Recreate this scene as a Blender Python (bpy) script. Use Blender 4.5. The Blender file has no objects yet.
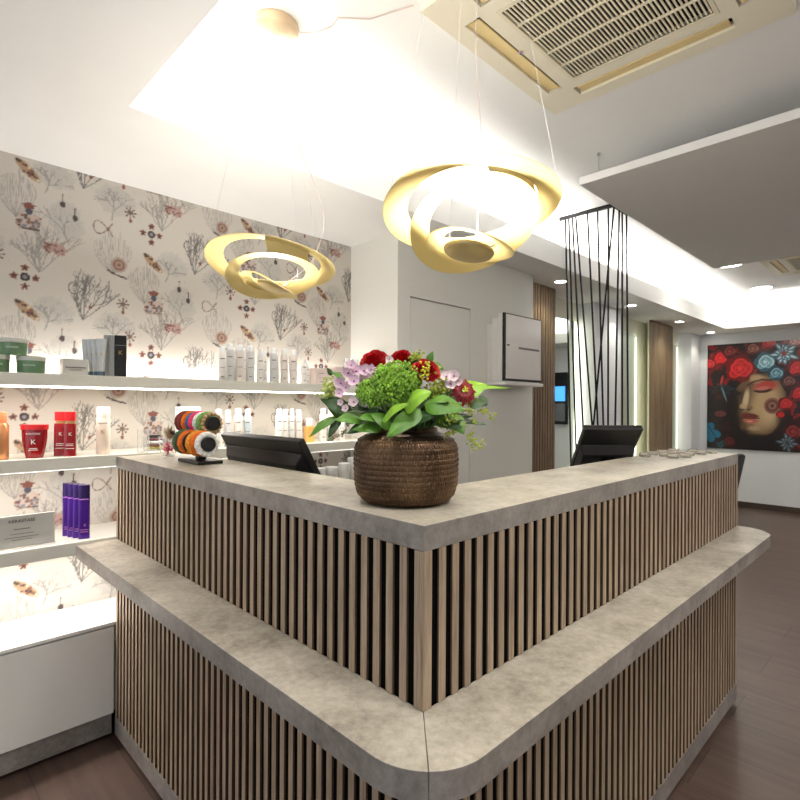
import bpy, math, random
import numpy as np
from mathutils import Vector, Matrix
random.seed(7)
sc = bpy.context.scene
COL = sc.collection
PI = math.pi

# ------------------------------------------------------------------ helpers
def lin(c):
    c = c / 255.0
    return c / 12.92 if c <= 0.04045 else ((c + 0.055) / 1.055) ** 2.4

def rgb(r, g, b):
    return (lin(r), lin(g), lin(b), 1.0)

MATS = {}
def mat(name, col, rough=0.5, metal=0.0, var=0.0, scale=(8, 8, 8), bump=0.0, emit=None, estr=0.0,
        trans=0.0, ior=1.45, coat=0.0, col2=None, detail=4.0, spec=0.5, sss=0.0, alpha=1.0):
    if name in MATS:
        return MATS[name]
    m = bpy.data.materials.new(name)
    m.use_nodes = True
    nt = m.node_tree
    b = nt.nodes['Principled BSDF']
    b.inputs['Base Color'].default_value = col
    b.inputs['Roughness'].default_value = rough
    b.inputs['Metallic'].default_value = metal
    b.inputs['Transmission Weight'].default_value = trans
    b.inputs['IOR'].default_value = ior
    b.inputs['Coat Weight'].default_value = coat
    b.inputs['Specular IOR Level'].default_value = spec
    b.inputs['Alpha'].default_value = alpha
    if emit:
        b.inputs['Emission Color'].default_value = emit
        b.inputs['Emission Strength'].default_value = estr
    if var or bump or col2:
        tc = nt.nodes.new('ShaderNodeTexCoord')
        mp = nt.nodes.new('ShaderNodeMapping')
        mp.inputs['Scale'].default_value = scale
        nz = nt.nodes.new('ShaderNodeTexNoise')
        nz.inputs['Scale'].default_value = 1.0
        nz.inputs['Detail'].default_value = detail
        nt.links.new(tc.outputs['Object'], mp.inputs['Vector'])
        nt.links.new(mp.outputs['Vector'], nz.inputs['Vector'])
        if var or col2:
            rp = nt.nodes.new('ShaderNodeValToRGB')
            rp.color_ramp.elements[0].position = 0.32
            rp.color_ramp.elements[1].position = 0.68
            if col2:
                rp.color_ramp.elements[0].color = col2
                rp.color_ramp.elements[1].color = col
            else:
                rp.color_ramp.elements[0].color = tuple(x * (1 - var) for x in col[:3]) + (1,)
                rp.color_ramp.elements[1].color = tuple(min(1, x * (1 + var)) for x in col[:3]) + (1,)
            nt.links.new(nz.outputs['Fac'], rp.inputs['Fac'])
            nt.links.new(rp.outputs['Color'], b.inputs['Base Color'])
        if bump:
            bp = nt.nodes.new('ShaderNodeBump')
            bp.inputs['Strength'].default_value = bump
            bp.inputs['Distance'].default_value = 0.002
            nt.links.new(nz.outputs['Fac'], bp.inputs['Height'])
            nt.links.new(bp.outputs['Normal'], b.inputs['Normal'])
    MATS[name] = m
    return m

class MB:
    parts = None
    def __init__(s):
        s.v = []; s.f = []
    def add(s, vs, fs):
        n = len(s.v)
        s.v += [tuple(v) for v in vs]
        s.f += [tuple(i + n for i in f) for f in fs]
        return s
    def box(s, x0, x1, y0, y1, z0, z1, M=None):
        vs = [Vector(p) for p in ((x0, y0, z0), (x1, y0, z0), (x1, y1, z0), (x0, y1, z0),
                                  (x0, y0, z1), (x1, y0, z1), (x1, y1, z1), (x0, y1, z1))]
        if M is not None:
            vs = [M @ v for v in vs]
        return s.add(vs, [(0, 3, 2, 1), (4, 5, 6, 7), (0, 1, 5, 4), (1, 2, 6, 5), (2, 3, 7, 6), (3, 0, 4, 7)])
    def prism(s, poly, z0, z1):
        n = len(poly)
        vs = [(x, y, z0) for x, y in poly] + [(x, y, z1) for x, y in poly]
        fs = [tuple(range(n - 1, -1, -1)), tuple(range(n, 2 * n))]
        fs += [(i, (i + 1) % n, n + (i + 1) % n, n + i) for i in range(n)]
        return s.add(vs, fs)
    def lathe(s, prof, n=32, M=None, closed=False):
        vs = []
        for r, z in prof:
            for k in range(n):
                a = 2 * PI * k / n
                vs.append(Vector((r * math.cos(a), r * math.sin(a), z)))
        m = len(prof)
        fs = []
        for i in range(m - 1):
            for k in range(n):
                k2 = (k + 1) % n
                fs.append((i * n + k, i * n + k2, (i + 1) * n + k2, (i + 1) * n + k))
        if closed:
            for k in range(n):
                k2 = (k + 1) % n
                fs.append(((m - 1) * n + k, (m - 1) * n + k2, k2, k))
        else:
            if prof[0][0] > 1e-5: fs.append(tuple(range(n - 1, -1, -1)))
            if prof[-1][0] > 1e-5: fs.append(tuple((m - 1) * n + k for k in range(n)))
        if M is not None:
            vs = [M @ v for v in vs]
        return s.add(vs, fs)
    def tube(s, pts, r, n=8, cap=True):
        pts = [Vector(p) for p in pts]
        rr = r if isinstance(r, (list, tuple)) else [r] * len(pts)
        vs = []; fs = []
        up = None
        for i, p in enumerate(pts):
            d = (pts[min(i + 1, len(pts) - 1)] - pts[max(i - 1, 0)])
            if d.length < 1e-9: d = Vector((0, 0, 1))
            d.normalize()
            if up is None:
                up = Vector((0, 0, 1)) if abs(d.z) < 0.9 else Vector((1, 0, 0))
            a = d.cross(up)
            if a.length < 1e-6: a = d.cross(Vector((0, 1, 0)))
            a.normalize(); b = d.cross(a); up = -b
            for k in range(n):
                t = 2 * PI * k / n
                vs.append(p + (a * math.cos(t) + b * math.sin(t)) * rr[i])
        for i in range(len(pts) - 1):
            for k in range(n):
                k2 = (k + 1) % n
                fs.append((i * n + k, i * n + k2, (i + 1) * n + k2, (i + 1) * n + k))
        if cap:
            fs.append(tuple(range(n - 1, -1, -1)))
            fs.append(tuple((len(pts) - 1) * n + k for k in range(n)))
        return s.add(vs, fs)
    def ball(s, c, r, n=8, m=6, sq=(1, 1, 1)):
        vs = [(c[0], c[1], c[2] - r * sq[2])]
        for i in range(1, m):
            t = PI * i / m - PI / 2
            for k in range(n):
                a = 2 * PI * k / n
                vs.append((c[0] + r * sq[0] * math.cos(t) * math.cos(a), c[1] + r * sq[1] * math.cos(t) * math.sin(a), c[2] + r * sq[2] * math.sin(t)))
        vs.append((c[0], c[1], c[2] + r * sq[2]))
        fs = [(0, 1 + (k + 1) % n, 1 + k) for k in range(n)]
        for i in range(m - 2):
            for k in range(n):
                k2 = (k + 1) % n
                a = 1 + i * n
                fs.append((a + k, a + k2, a + n + k2, a + n + k))
        t = len(vs) - 1; a = 1 + (m - 2) * n
        fs += [(a + k, a + (k + 1) % n, t) for k in range(n)]
        return s.add(vs, fs)
    def grid(s, fn, nu, nv, closeu=False):
        vs = [fn(i / (nu if closeu else nu - 1), j / (nv - 1)) for j in range(nv) for i in range(nu)]
        fs = []
        for j in range(nv - 1):
            for i in range(nu if closeu else nu - 1):
                i2 = (i + 1) % nu
                fs.append((j * nu + i, j * nu + i2, (j + 1) * nu + i2, (j + 1) * nu + i))
        return s.add(vs, fs)
    def xf(s, M):
        s.v = [tuple(M @ Vector(v)) for v in s.v]
        return s
    def build(s, name, m, parent=None, smooth=False, bevel=0.0, loc=None, seg=2, angle=40):
        if name == 'printed_lines':      # every printed line is a mark of its own
            for i in range(0, len(s.v), s.per if hasattr(s, 'per') else 8):
                n_ = s.per if hasattr(s, 'per') else 8
                b_ = MB(); b_.v = s.v[i:i + n_]; b_.f = [tuple(k - i for k in f) for f in s.f if i <= f[0] < i + n_]
                b_.build('printed_line', m, parent)
            return None
        me = bpy.data.meshes.new(name)
        me.from_pydata(s.v, [], s.f)
        me.materials.append(m)
        if smooth:
            me.polygons.foreach_set('use_smooth', [True] * len(me.polygons))
            try: me.set_sharp_from_angle(angle=math.radians(angle))
            except Exception: pass
        me.update()
        o = bpy.data.objects.new(name, me)
        COL.objects.link(o)
        if parent is not None: o.parent = parent
        if loc is not None: o.location = loc
        if bevel:
            b = o.modifiers.new('bevel', 'BEVEL')
            b.width = bevel; b.segments = seg; b.limit_method = 'ANGLE'; b.angle_limit = math.radians(40)
        return o

def tag(o, label=None, cat=None, group=None, kind=None):
    if label: o['label'] = label
    if cat: o['category'] = cat
    if group: o['group'] = group
    if kind: o['kind'] = kind
    return o

def thing(name, label, cat, loc=(0, 0, 0), rz=0.0, group=None):
    o = bpy.data.objects.new(name, None)
    o.empty_display_size = 0.05
    COL.objects.link(o)
    o.location = loc; o.rotation_euler = (0, 0, rz)
    return tag(o, label, cat, group)

def struct(name, mb, m, **k):
    return tag(mb.build(name, m, **k), kind='structure')

def copy_tree(o, parent=None, **props):
    c = o.copy(); COL.objects.link(c)
    if parent is not None: c.parent = parent
    for ch in [x for x in bpy.data.objects if x.parent == o]:
        copy_tree(ch, c)
    return c

def place(o, loc, rz=0.0, label=None, group=None):
    o.location = loc; o.rotation_euler = (0, 0, rz)
    if label: o['label'] = label
    if group: o['group'] = group
    return o

def lettering(name, text, size, m, parent, M, depth=0.0004, align='CENTER', bold=0.0):
    cu = bpy.data.curves.new(name, 'FONT')
    cu.body = text; cu.size = size; cu.extrude = depth; cu.align_x = align; cu.align_y = 'CENTER'
    cu.offset = bold
    cu.resolution_u = 3
    tmp = bpy.data.objects.new('tmp_text', cu)
    COL.objects.link(tmp)
    bpy.context.view_layer.update()
    dg = bpy.context.evaluated_depsgraph_get()
    me = bpy.data.meshes.new_from_object(tmp.evaluated_get(dg))
    me.transform(M)
    me.materials.clear(); me.materials.append(m)
    bpy.data.objects.remove(tmp); bpy.data.curves.remove(cu)
    me.name = name
    o = bpy.data.objects.new(name, me); COL.objects.link(o)
    o.parent = parent
    return o

def face_mat(x=0, y=0, z=0, rz=0.0):
    # text upright, reading left to right when seen from -Y (after turning by rz)
    return Matrix.Rotation(rz, 4, 'Z') @ Matrix.Translation((x, y, z)) @ Matrix.Rotation(PI / 2, 4, 'X')

# ------------------------------------------------------------------ dimensions
H = 1.3076                      # eye height
A, B = 0.671, 0.617             # outer faces of the two counter wings
YS, XE = 2.244, 2.711           # ends of the wings
TOP, TT = 1.10, 0.045           # counter top
LED, LT = 0.780, 0.047          # ledge
W = 2.5325                      # wallpaper wall
HC = 2.274                      # lower ceiling
XC, YC = 2.078, 2.123
OX0, OX1, OY0, OY1 = 0.587, 7.55, -1.9, 1.858   # ceiling opening
RAFT = 2.628
XP = 8.03                       # wall with the picture

# ------------------------------------------------------------------ materials
white = mat('white_plaster', rgb(245, 244, 241), 0.8, var=0.015, scale=(3, 3, 3), bump=0.03)
cream = mat('cream_plaster', rgb(232, 230, 214), 0.7, var=0.015, scale=(3, 3, 3))
greywall = mat('pale_grey_plaster', rgb(222, 223, 226), 0.7, var=0.015, scale=(3, 3, 3))
lam = mat('white_laminate', rgb(232, 230, 222), 0.35, var=0.01, scale=(2, 2, 2))
shelfm = mat('white_shelf_laminate', rgb(226, 223, 210), 0.35, var=0.01, scale=(2, 2, 2))
black = mat('black_plastic', rgb(30, 29, 29), 0.38, var=0.06, scale=(40, 40, 40))
blackm = mat('black_metal', rgb(22, 21, 21), 0.4, metal=0.3, var=0.05, scale=(30, 30, 30))
backing = mat('black_backing', rgb(9, 8, 7), 0.9, var=0.1, scale=(30, 30, 30), spec=0.1)
mirror = mat('mirror_glass', (0.80, 0.86, 0.80, 1), 0.02, metal=1.0)
bulb = mat('light_diffuser', (1, 1, 1, 1), 0.5, emit=(1.0, 0.97, 0.88, 1), estr=12)
ledm = mat('led_strip_light', (1, 1, 1, 1), 0.5, emit=(1.0, 0.96, 0.90, 1), estr=3.5)
ledy = mat('warm_led_strip_light', (1, 1, 1, 1), 0.5, emit=(0.97, 1.0, 0.82, 1), estr=1.8)
goldm = mat('champagne_gold_lacquer', rgb(206, 186, 132), 0.42, metal=0.55, var=0.03, scale=(10, 10, 10))
ringm = mat('gold_shade_lacquer', rgb(232, 210, 142), 0.5, metal=0.12, var=0.02, scale=(10, 10, 10))
clear = mat('clear_acrylic', (1, 1, 1, 1), 0.03, trans=0.95, ior=1.3)
paperw = mat('white_card', rgb(240, 240, 240), 0.6, var=0.01)
steel = mat('brushed_steel', rgb(190, 190, 188), 0.3, metal=0.9, var=0.05, scale=(60, 4, 60))

def wood_mat(name, c1, c2, sc_=(70, 70, 3), rough=0.5):
    m = bpy.data.materials.new(name); m.use_nodes = True
    nt = m.node_tree; b = nt.nodes['Principled BSDF']
    tc = nt.nodes.new('ShaderNodeTexCoord'); mp = nt.nodes.new('ShaderNodeMapping')
    mp.inputs['Scale'].default_value = sc_
    n1 = nt.nodes.new('ShaderNodeTexNoise'); n1.inputs['Scale'].default_value = 1; n1.inputs['Detail'].default_value = 6
    n1.inputs['Roughness'].default_value = 0.65
    mp2 = nt.nodes.new('ShaderNodeMapping'); mp2.inputs['Scale'].default_value = (sc_[0] * 5, sc_[1] * 5, sc_[2] * 5)
    n2 = nt.nodes.new('ShaderNodeTexNoise'); n2.inputs['Scale'].default_value = 1; n2.inputs['Detail'].default_value = 3
    mx = nt.nodes.new('ShaderNodeMath'); mx.operation = 'MULTIPLY_ADD'; mx.inputs[1].default_value = 0.35
    rp = nt.nodes.new('ShaderNodeValToRGB')
    rp.color_ramp.elements[0].position = 0.45; rp.color_ramp.elements[0].color = c2
    rp.color_ramp.elements[1].position = 0.85; rp.color_ramp.elements[1].color = c1
    L = nt.links.new
    L(tc.outputs['Object'], mp.inputs['Vector']); L(mp.outputs[0], n1.inputs['Vector'])
    L(tc.outputs['Object'], mp2.inputs['Vector']); L(mp2.outputs[0], n2.inputs['Vector'])
    L(n2.outputs['Fac'], mx.inputs[0]); L(n1.outputs['Fac'], mx.inputs[2]); L(mx.outputs[0], rp.inputs['Fac'])
    L(rp.outputs['Color'], b.inputs['Base Color'])
    b.inputs['Roughness'].default_value = rough
    return m
slatm = wood_mat('grey_oak_slats', rgb(182, 160, 134), rgb(112, 93, 74))
slatdark = wood_mat('brown_oak_slats', rgb(150, 125, 98), rgb(100, 80, 60))
veneer = wood_mat('walnut_veneer', rgb(146, 124, 95), rgb(88, 70, 50), (14, 14, 1.2))

def concrete_mat(name='beige_concrete_laminate', cols=(rgb(124, 115, 103), rgb(200, 192, 176), rgb(166, 158, 142))):
    m = bpy.data.materials.new(name); m.use_nodes = True
    nt = m.node_tree; b = nt.nodes['Principled BSDF']; L = nt.links.new
    tc = nt.nodes.new('ShaderNodeTexCoord')
    def nz(s, d, r=0.6):
        n = nt.nodes.new('ShaderNodeTexNoise'); n.inputs['Scale'].default_value = s
        n.inputs['Detail'].default_value = d; n.inputs['Roughness'].default_value = r
        L(tc.outputs['Object'], n.inputs['Vector']); return n
    a, c = nz(5, 8, 0.7), nz(60, 6, 0.7)
    mx = nt.nodes.new('ShaderNodeMath'); mx.operation = 'MULTIPLY_ADD'; mx.inputs[1].default_value = 0.45
    L(c.outputs['Fac'], mx.inputs[0]); L(a.outputs['Fac'], mx.inputs[2])
    rp = nt.nodes.new('ShaderNodeValToRGB')
    e = rp.color_ramp.elements
    e[0].position = 0.52; e[0].color = cols[0]
    e[1].position = 0.92; e[1].color = cols[1]
    k = e.new(0.70); k.color = cols[2]
    L(mx.outputs[0], rp.inputs['Fac']); L(rp.outputs['Color'], b.inputs['Base Color'])
    b.inputs['Roughness'].default_value = 0.42
    bp = nt.nodes.new('ShaderNodeBump'); bp.inputs['Strength'].default_value = 0.12; bp.inputs['Distance'].default_value = 0.001
    L(c.outputs['Fac'], bp.inputs['Height']); L(bp.outputs['Normal'], b.inputs['Normal'])
    return m
conc = concrete_mat()
band = concrete_mat('darker_grey_concrete', (rgb(100, 94, 88), rgb(160, 152, 144), rgb(130, 123, 116)))  # grey of the plinths; on side faces part banding, part shade in the colour
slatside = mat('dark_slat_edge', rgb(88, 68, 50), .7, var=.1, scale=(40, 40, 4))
def shade_edge_bands(o):  # darker grey on upright faces: partly edge banding, partly painted shade
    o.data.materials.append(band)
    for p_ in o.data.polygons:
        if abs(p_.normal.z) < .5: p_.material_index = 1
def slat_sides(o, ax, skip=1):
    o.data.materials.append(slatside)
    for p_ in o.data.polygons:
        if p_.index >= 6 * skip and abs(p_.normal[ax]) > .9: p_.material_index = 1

def floor_mat():
    m = bpy.data.materials.new('brown_plank_tile'); m.use_nodes = True
    nt = m.node_tree; b = nt.nodes['Principled BSDF']; L = nt.links.new
    tc = nt.nodes.new('ShaderNodeTexCoord')
    sp = nt.nodes.new('ShaderNodeSeparateXYZ'); cb = nt.nodes.new('ShaderNodeCombineXYZ')
    L(tc.outputs['Object'], sp.inputs[0]); L(sp.outputs['Y'], cb.inputs['X'])
    ad = nt.nodes.new('ShaderNodeMath'); ad.operation = 'ADD'; ad.inputs[1].default_value = 5 * 0.27 + 0.27 - 0.397 + 0.005
    L(sp.outputs['X'], ad.inputs[0]); L(ad.outputs[0], cb.inputs['Y'])
    br = nt.nodes.new('ShaderNodeTexBrick')
    br.inputs['Scale'].default_value = 1.0
    br.inputs['Brick Width'].default_value = 1.21
    br.inputs['Row Height'].default_value = 0.27
    br.inputs['Mortar Size'].default_value = 0.0022
    br.inputs['Mortar Smooth'].default_value = 0.1
    br.inputs['Color1'].default_value = rgb(92, 73, 63)
    br.inputs['Color2'].default_value = rgb(84, 66, 57)
    br.inputs['Mortar'].default_value = rgb(62, 50, 44)
    L(cb.outputs[0], br.inputs['Vector'])
    mp = nt.nodes.new('ShaderNodeMapping'); mp.inputs['Scale'].default_value = (26, 2.2, 10)
    n = nt.nodes.new('ShaderNodeTexNoise'); n.inputs['Scale'].default_value = 1; n.inputs['Detail'].default_value = 7
    L(tc.outputs['Object'], mp.inputs['Vector']); L(mp.outputs[0], n.inputs['Vector'])
    rp = nt.nodes.new('ShaderNodeValToRGB')
    rp.color_ramp.elements[0].position = 0.3; rp.color_ramp.elements[0].color = (0.72, 0.72, 0.72, 1)
    rp.color_ramp.elements[1].position = 0.7; rp.color_ramp.elements[1].color = (1.15, 1.15, 1.15, 1)
    L(n.outputs['Fac'], rp.inputs['Fac'])
    mx = nt.nodes.new('ShaderNodeMix'); mx.data_type = 'RGBA'; mx.blend_type = 'MULTIPLY'; mx.inputs['Factor'].default_value = 1
    L(br.outputs['Color'], mx.inputs['A']); L(rp.outputs['Color'], mx.inputs['B'])
    L(mx.outputs['Result'], b.inputs['Base Color'])
    b.inputs['Roughness'].default_value = 0.42
    bp = nt.nodes.new('ShaderNodeBump'); bp.inputs['Strength'].default_value = 0.3; bp.inputs['Distance'].default_value = 0.002; bp.invert = True
    L(br.outputs['Fac'], bp.inputs['Height']); L(bp.outputs['Normal'], b.inputs['Normal'])
    return m
floorm = floor_mat()

def attr_mat(name, rough=0.6, coat=0.0):
    m = bpy.data.materials.new(name); m.use_nodes = True
    nt = m.node_tree; b = nt.nodes['Principled BSDF']
    a = nt.nodes.new('ShaderNodeAttribute'); a.attribute_name = 'print'
    nt.links.new(a.outputs['Color'], b.inputs['Base Color'])
    b.inputs['Roughness'].default_value = rough
    b.inputs['Coat Weight'].default_value = coat
    return m

# ------------------------------------------------------------------ a little ink-and-brush canvas (surface prints)
class Canvas:
    def __init__(s, w, h, res, bg):
        s.res = res; s.nx = int(round(w / res)); s.ny = int(round(h / res))
        s.a = np.empty((s.ny, s.nx, 3)); s.a[:] = np.array(bg, float)
    def _win(s, x0, x1, y0, y1):
        i0 = max(0, int(x0 / s.res) - 1); i1 = min(s.nx, int(x1 / s.res) + 2)
        j0 = max(0, int(y0 / s.res) - 1); j1 = min(s.ny, int(y1 / s.res) + 2)
        if i0 >= i1 or j0 >= j1: return None
        X = (np.arange(i0, i1) + 0.5) * s.res; Y = (np.arange(j0, j1) + 0.5) * s.res
        return i0, i1, j0, j1, *np.meshgrid(X, Y)
    def _mix(s, w, m, col):
        i0, i1, j0, j1 = w[:4]
        m = m[..., None]
        s.a[j0:j1, i0:i1] = s.a[j0:j1, i0:i1] * (1 - m) + np.array(col, float) * m
    def seg(s, p, q, wd, col, al=1.0):
        r = wd / 2 + s.res
        w = s._win(min(p[0], q[0]) - r, max(p[0], q[0]) + r, min(p[1], q[1]) - r, max(p[1], q[1]) + r)
        if w is None: return
        X, Y = w[4], w[5]
        dx, dy = q[0] - p[0], q[1] - p[1]; l2 = dx * dx + dy * dy + 1e-12
        t = np.clip(((X - p[0]) * dx + (Y - p[1]) * dy) / l2, 0, 1)
        d = np.hypot(X - p[0] - t * dx, Y - p[1] - t * dy)
        s._mix(w, np.clip((wd / 2 - d) / s.res + 0.5, 0, 1) * al, col)
    def line(s, pts, wd, col, al=1.0):
        for a, b in zip(pts[:-1], pts[1:]): s.seg(a, b, wd, col, al)
    def ell(s, c, rx, ry, ang, col, al=1.0, soft=None, noise=None):
        r = max(rx, ry) * 1.2
        w = s._win(c[0] - r, c[0] + r, c[1] - r, c[1] + r)
        if w is None: return
        X, Y = w[4] - c[0], w[5] - c[1]
        ca, sa = math.cos(ang), math.sin(ang)
        U = (X * ca + Y * sa) / rx; V = (-X * sa + Y * ca) / ry
        d = np.hypot(U, V)
        if noise:
            th = np.arctan2(V, U); d = d / (1 + noise[0] * np.sin(noise[1] * th + noise[2]) + 0.5 * noise[0] * np.sin(2.3 * noise[1] * th))
        sf = soft if soft else s.res / min(rx, ry)
        s._mix(w, np.clip((1 - d) / sf + (0.5 if not soft else 0), 0, 1) * al, col)
    def poly(s, P, col, al=1.0):
        xs = [p[0] for p in P]; ys = [p[1] for p in P]
        w = s._win(min(xs), max(xs), min(ys), max(ys))
        if w is None: return
        X, Y = w[4], w[5]
        ins = np.zeros(X.shape, bool)
        n = len(P)
        for i in range(n):
            x1, y1 = P[i]; x2, y2 = P[(i + 1) % n]
            c = ((y1 > Y) != (y2 > Y)) & (X < (x2 - x1) * (Y - y1) / (y2 - y1 + 1e-12) + x1)
            ins ^= c
        s._mix(w, ins.astype(float) * al, col)

def c3(r, g, b): return (lin(r), lin(g), lin(b))

# ------------------------------------------------------------------ wallpaper tile
def wallpaper_tile():
    TX, TZ = 0.478, 0.552
    cv = Canvas(2 * TX, TZ, 0.0025, c3(208, 201, 190))
    cmds = []
    rnd = random.Random(11)
    grey, dgrey, fan = c3(150, 144, 138), c3(112, 107, 103), c3(196, 191, 182)
    red, brown, dk = c3(136, 84, 72), c3(126, 96, 76), c3(74, 64, 60)
    def L(pts, w, c, a=1.0): cmds.append(('l', pts, w, c, a))
    def E(c, rx, ry, ang, col, a=1.0, noise=None, soft=None): cmds.append(('e', c, rx, ry, ang, col, a, noise, soft))
    def branch(p, ang, ln, w, dep, col, al, spread=0.45, gravity=0.0):
        pts = [p]; x, y = p; a = ang
        n = 4
        for i in range(n):
            a += rnd.uniform(-0.16, 0.16) + gravity * (PI / 2 - a)
            x += math.cos(a) * ln / n; y += math.sin(a) * ln / n
            pts.append((x, y))
        L(pts, w, col, al)
        if dep > 0:
            k = rnd.choice((2, 2, 3))
            for i in range(k):
                q = pts[rnd.choice((2, 3, 4, 4))]
                branch(q, a + (i - (k - 1) / 2) * spread * rnd.uniform(0.8, 1.4), ln * rnd.uniform(0.6, 0.85), w * 0.82, dep - 1, col, al, spread, gravity)
    def seafan(b, cx, cz, rx, rz, lean):
        for k in range(5):
            E((cx + rnd.uniform(-.4, .4) * rx, cz + rnd.uniform(-.35, .35) * rz), rx * .62, rz * .62, rnd.uniform(0, 1), fan, 0.8, (0.08, 7, k))
        branch(b, PI / 2 + lean, rz * 0.8, 0.005, 3, grey, 0.75, 0.75)
        for k in range(60):
            x, z = cx + rnd.gauss(0, rx * .42), cz + rnd.gauss(0, rz * .4)
            L([(x, z), (x + rnd.uniform(-.01, .01), z + .012)], 0.002, grey, 0.35)
    def reed(b, w, h, lean=0.0):
        for k in range(15):
            t = (k / 14 - .5) * 2
            pts = []
            for i in range(7):
                s = i / 6
                pts.append((b[0] + t * w / 2 * math.sin(s * PI * 0.62) ** .8 + lean * s + rnd.uniform(-.003, .003), b[1] + h * s * (1 - .2 * abs(t) ** 2) ))
            L(pts, 0.0032, grey, 0.55)
        for k in range(18):
            x, z = b[0] + rnd.uniform(-.4, .4) * w, b[1] + h * rnd.uniform(.45, 1)
            L([(x, z), (x + rnd.uniform(-.006, .006), z + .03)], 0.0028, grey, 0.5)
    # fan corals
    seafan((.487, 2.152), .52, 2.235, .085, .06, -0.35)
    seafan((.573, 1.961), .565, 2.06, .085, .085, 0.3)
    seafan((.735, 2.105), .745, 2.19, .105, .07, -0.25)
    reed((.74, 1.870), .15, .165)
    reed((.392, 2.035), .13, .165)
    # branching corals
    for (b, ln, lean) in (((.469, 1.831), .075, 0.0), ((.625, 1.657), .085, -0.05)):
        for k in range(7):
            branch(b, PI / 2 + lean + (k - 3) * 0.24, ln * rnd.uniform(.8, 1.15), 0.0042, 3, grey if b[0] < .5 else dgrey, 0.7, 0.42, 0.05)
    # knotted cords
    for (cx, cz, s, col) in ((.70, 2.062, .034, brown), (.605, 1.785, .03, dgrey)):
        pts = [(cx + s * 1.1 * math.sin(2.1 * t + .4) , cz + s * .8 * math.sin(3.1 * t)) for t in [i * .2 for i in range(32)]]
        L(pts, .003, col, .85)
    L([(.625, 1.76), (.645, 1.74), (.655, 1.73), (.651, 1.715)], .0025, dgrey, .9)
    E((.651, 1.713), .007, .009, 0, red)
    # shuttle shaped brooch
    P0 = (.430, 2.226)
    E(P0, .056, .018, -0.75, c3(176, 146, 116), 1)
    for k in range(26):
        t = rnd.uniform(-1, 1); u = rnd.uniform(-1, 1) * (1 - abs(t))
        x = P0[0] + .05 * t * math.cos(-.75) - .016 * u * math.sin(-.75); z = P0[1] + .05 * t * math.sin(-.75) + .016 * u * math.cos(-.75)
        E((x, z), .0055, .0055, 0, rnd.choice((red, brown, dk, c3(214, 194, 160))))
    # scent bottle
    bx, bz = .434, 2.045
    E((bx, bz - .02), .042, .034, 0, c3(200, 184, 172), 1, (.06, 4, 0))
    for k in range(40):
        E((bx + rnd.uniform(-.036, .036), bz - .02 + rnd.uniform(-.03, .024)), .006, .006, 0, rnd.choice((red, brown, dk, c3(130, 136, 148), c3(206, 176, 162))), .85)
    L([(bx - .042, bz - .035), (bx - .02, bz - .05), (bx + .036, bz - .048)], .004, dk)
    E((bx, bz + .02), .012, .014, 0, c3(84, 84, 96)); E((bx, bz + .042), .022, .012, 0, red, 1, (.15, 5, 0))
    # cross of gems
    gx, gz = .422, 1.803
    E((gx, gz), .017, .017, 0, dk); E((gx, gz), .007, .007, 0, c3(140, 140, 150))
    for k in range(4):
        a = k * PI / 2
        E((gx + .036 * math.cos(a), gz + .036 * math.sin(a)), .012, .012, 0, red, 1, (.25, 5, 0)); E((gx + .036 * math.cos(a), gz + .036 * math.sin(a)), .005, .005, 0, dk)
    # curled brooch
    rx_, rz_ = .523, 1.934
    for q in ((-.022, .003, .02), (.018, -.002, .023), (0, .006, .02)):
        E((rx_ + q[0], rz_ + q[1]), q[2], q[2], 0, c3(188, 154, 144), 1, (.12, 6, 1))
    for q in range(22):
        E((rx_ + rnd.uniform(-.036, .036), rz_ + rnd.uniform(-.016, .02)), .0045, .0045, 0, rnd.choice((red, brown, dk)), .8)
    # snail
    sx, sz = .764, 1.914
    for k, r in enumerate((.032, .024, .016, .008)): E((sx, sz), r, r, 0, (c3(196, 172, 156), red)[k % 2] if k < 3 else brown, .8)
    E((sx, sz), .033, .033, 0, brown, .25)
    L([(sx - .045, sz - .03), (sx - .01, sz - .045), (sx + .03, sz - .055)], .007, dk)
    # stars
    for (x, z) in ((.81, 2.155), (.781, 1.745)):
        for k in range(8):
            a = k * PI / 4
            L([(x, z), (x + .02 * math.cos(a), z + .02 * math.sin(a))], .004, dk); E((x + .022 * math.cos(a), z + .022 * math.sin(a)), .004, .004, 0, red)
        E((x, z), .008, .008, 0, brown); E((x, z - .036), .007, .009, 0, red)
    # drops
    for (x, z) in ((.55, 2.129), (.594, 2.082)):
        L([(x, z + .03), (x, z)], .003, dk); E((x, z + .032), .004, .004, 0, red); E((x, z - .006), .010, .013, 0, c3(82, 68, 66))
    offs = []
    for ci in (0, 1):
        for wx in (-2, 0, 2):
            for wz in range(-6, 3):
                offs.append((ci * TX + wx * TX, -ci * TZ / 2 + wz * TZ))
    for (ox, oz) in offs:
        for c in cmds:
            if c[0] == 'l':
                pts = [(x + ox, z + oz) for x, z in c[1]]
                if max(p[1] for p in pts) < -.02 or min(p[1] for p in pts) > TZ + .02 or max(p[0] for p in pts) < -.02 or min(p[0] for p in pts) > 2 * TX + .02: continue
                cv.line(pts, c[2], c[3], c[4])
            else:
                p = (c[1][0] + ox, c[1][1] + oz)
                if p[0] < -.15 or p[0] > 2 * TX + .15 or p[1] < -.15 or p[1] > TZ + .15: continue
                cv.ell(p, c[2], c[3], c[4], c[5], c[6], c[8], c[7])
    return cv, 2 * TX, TZ

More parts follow.
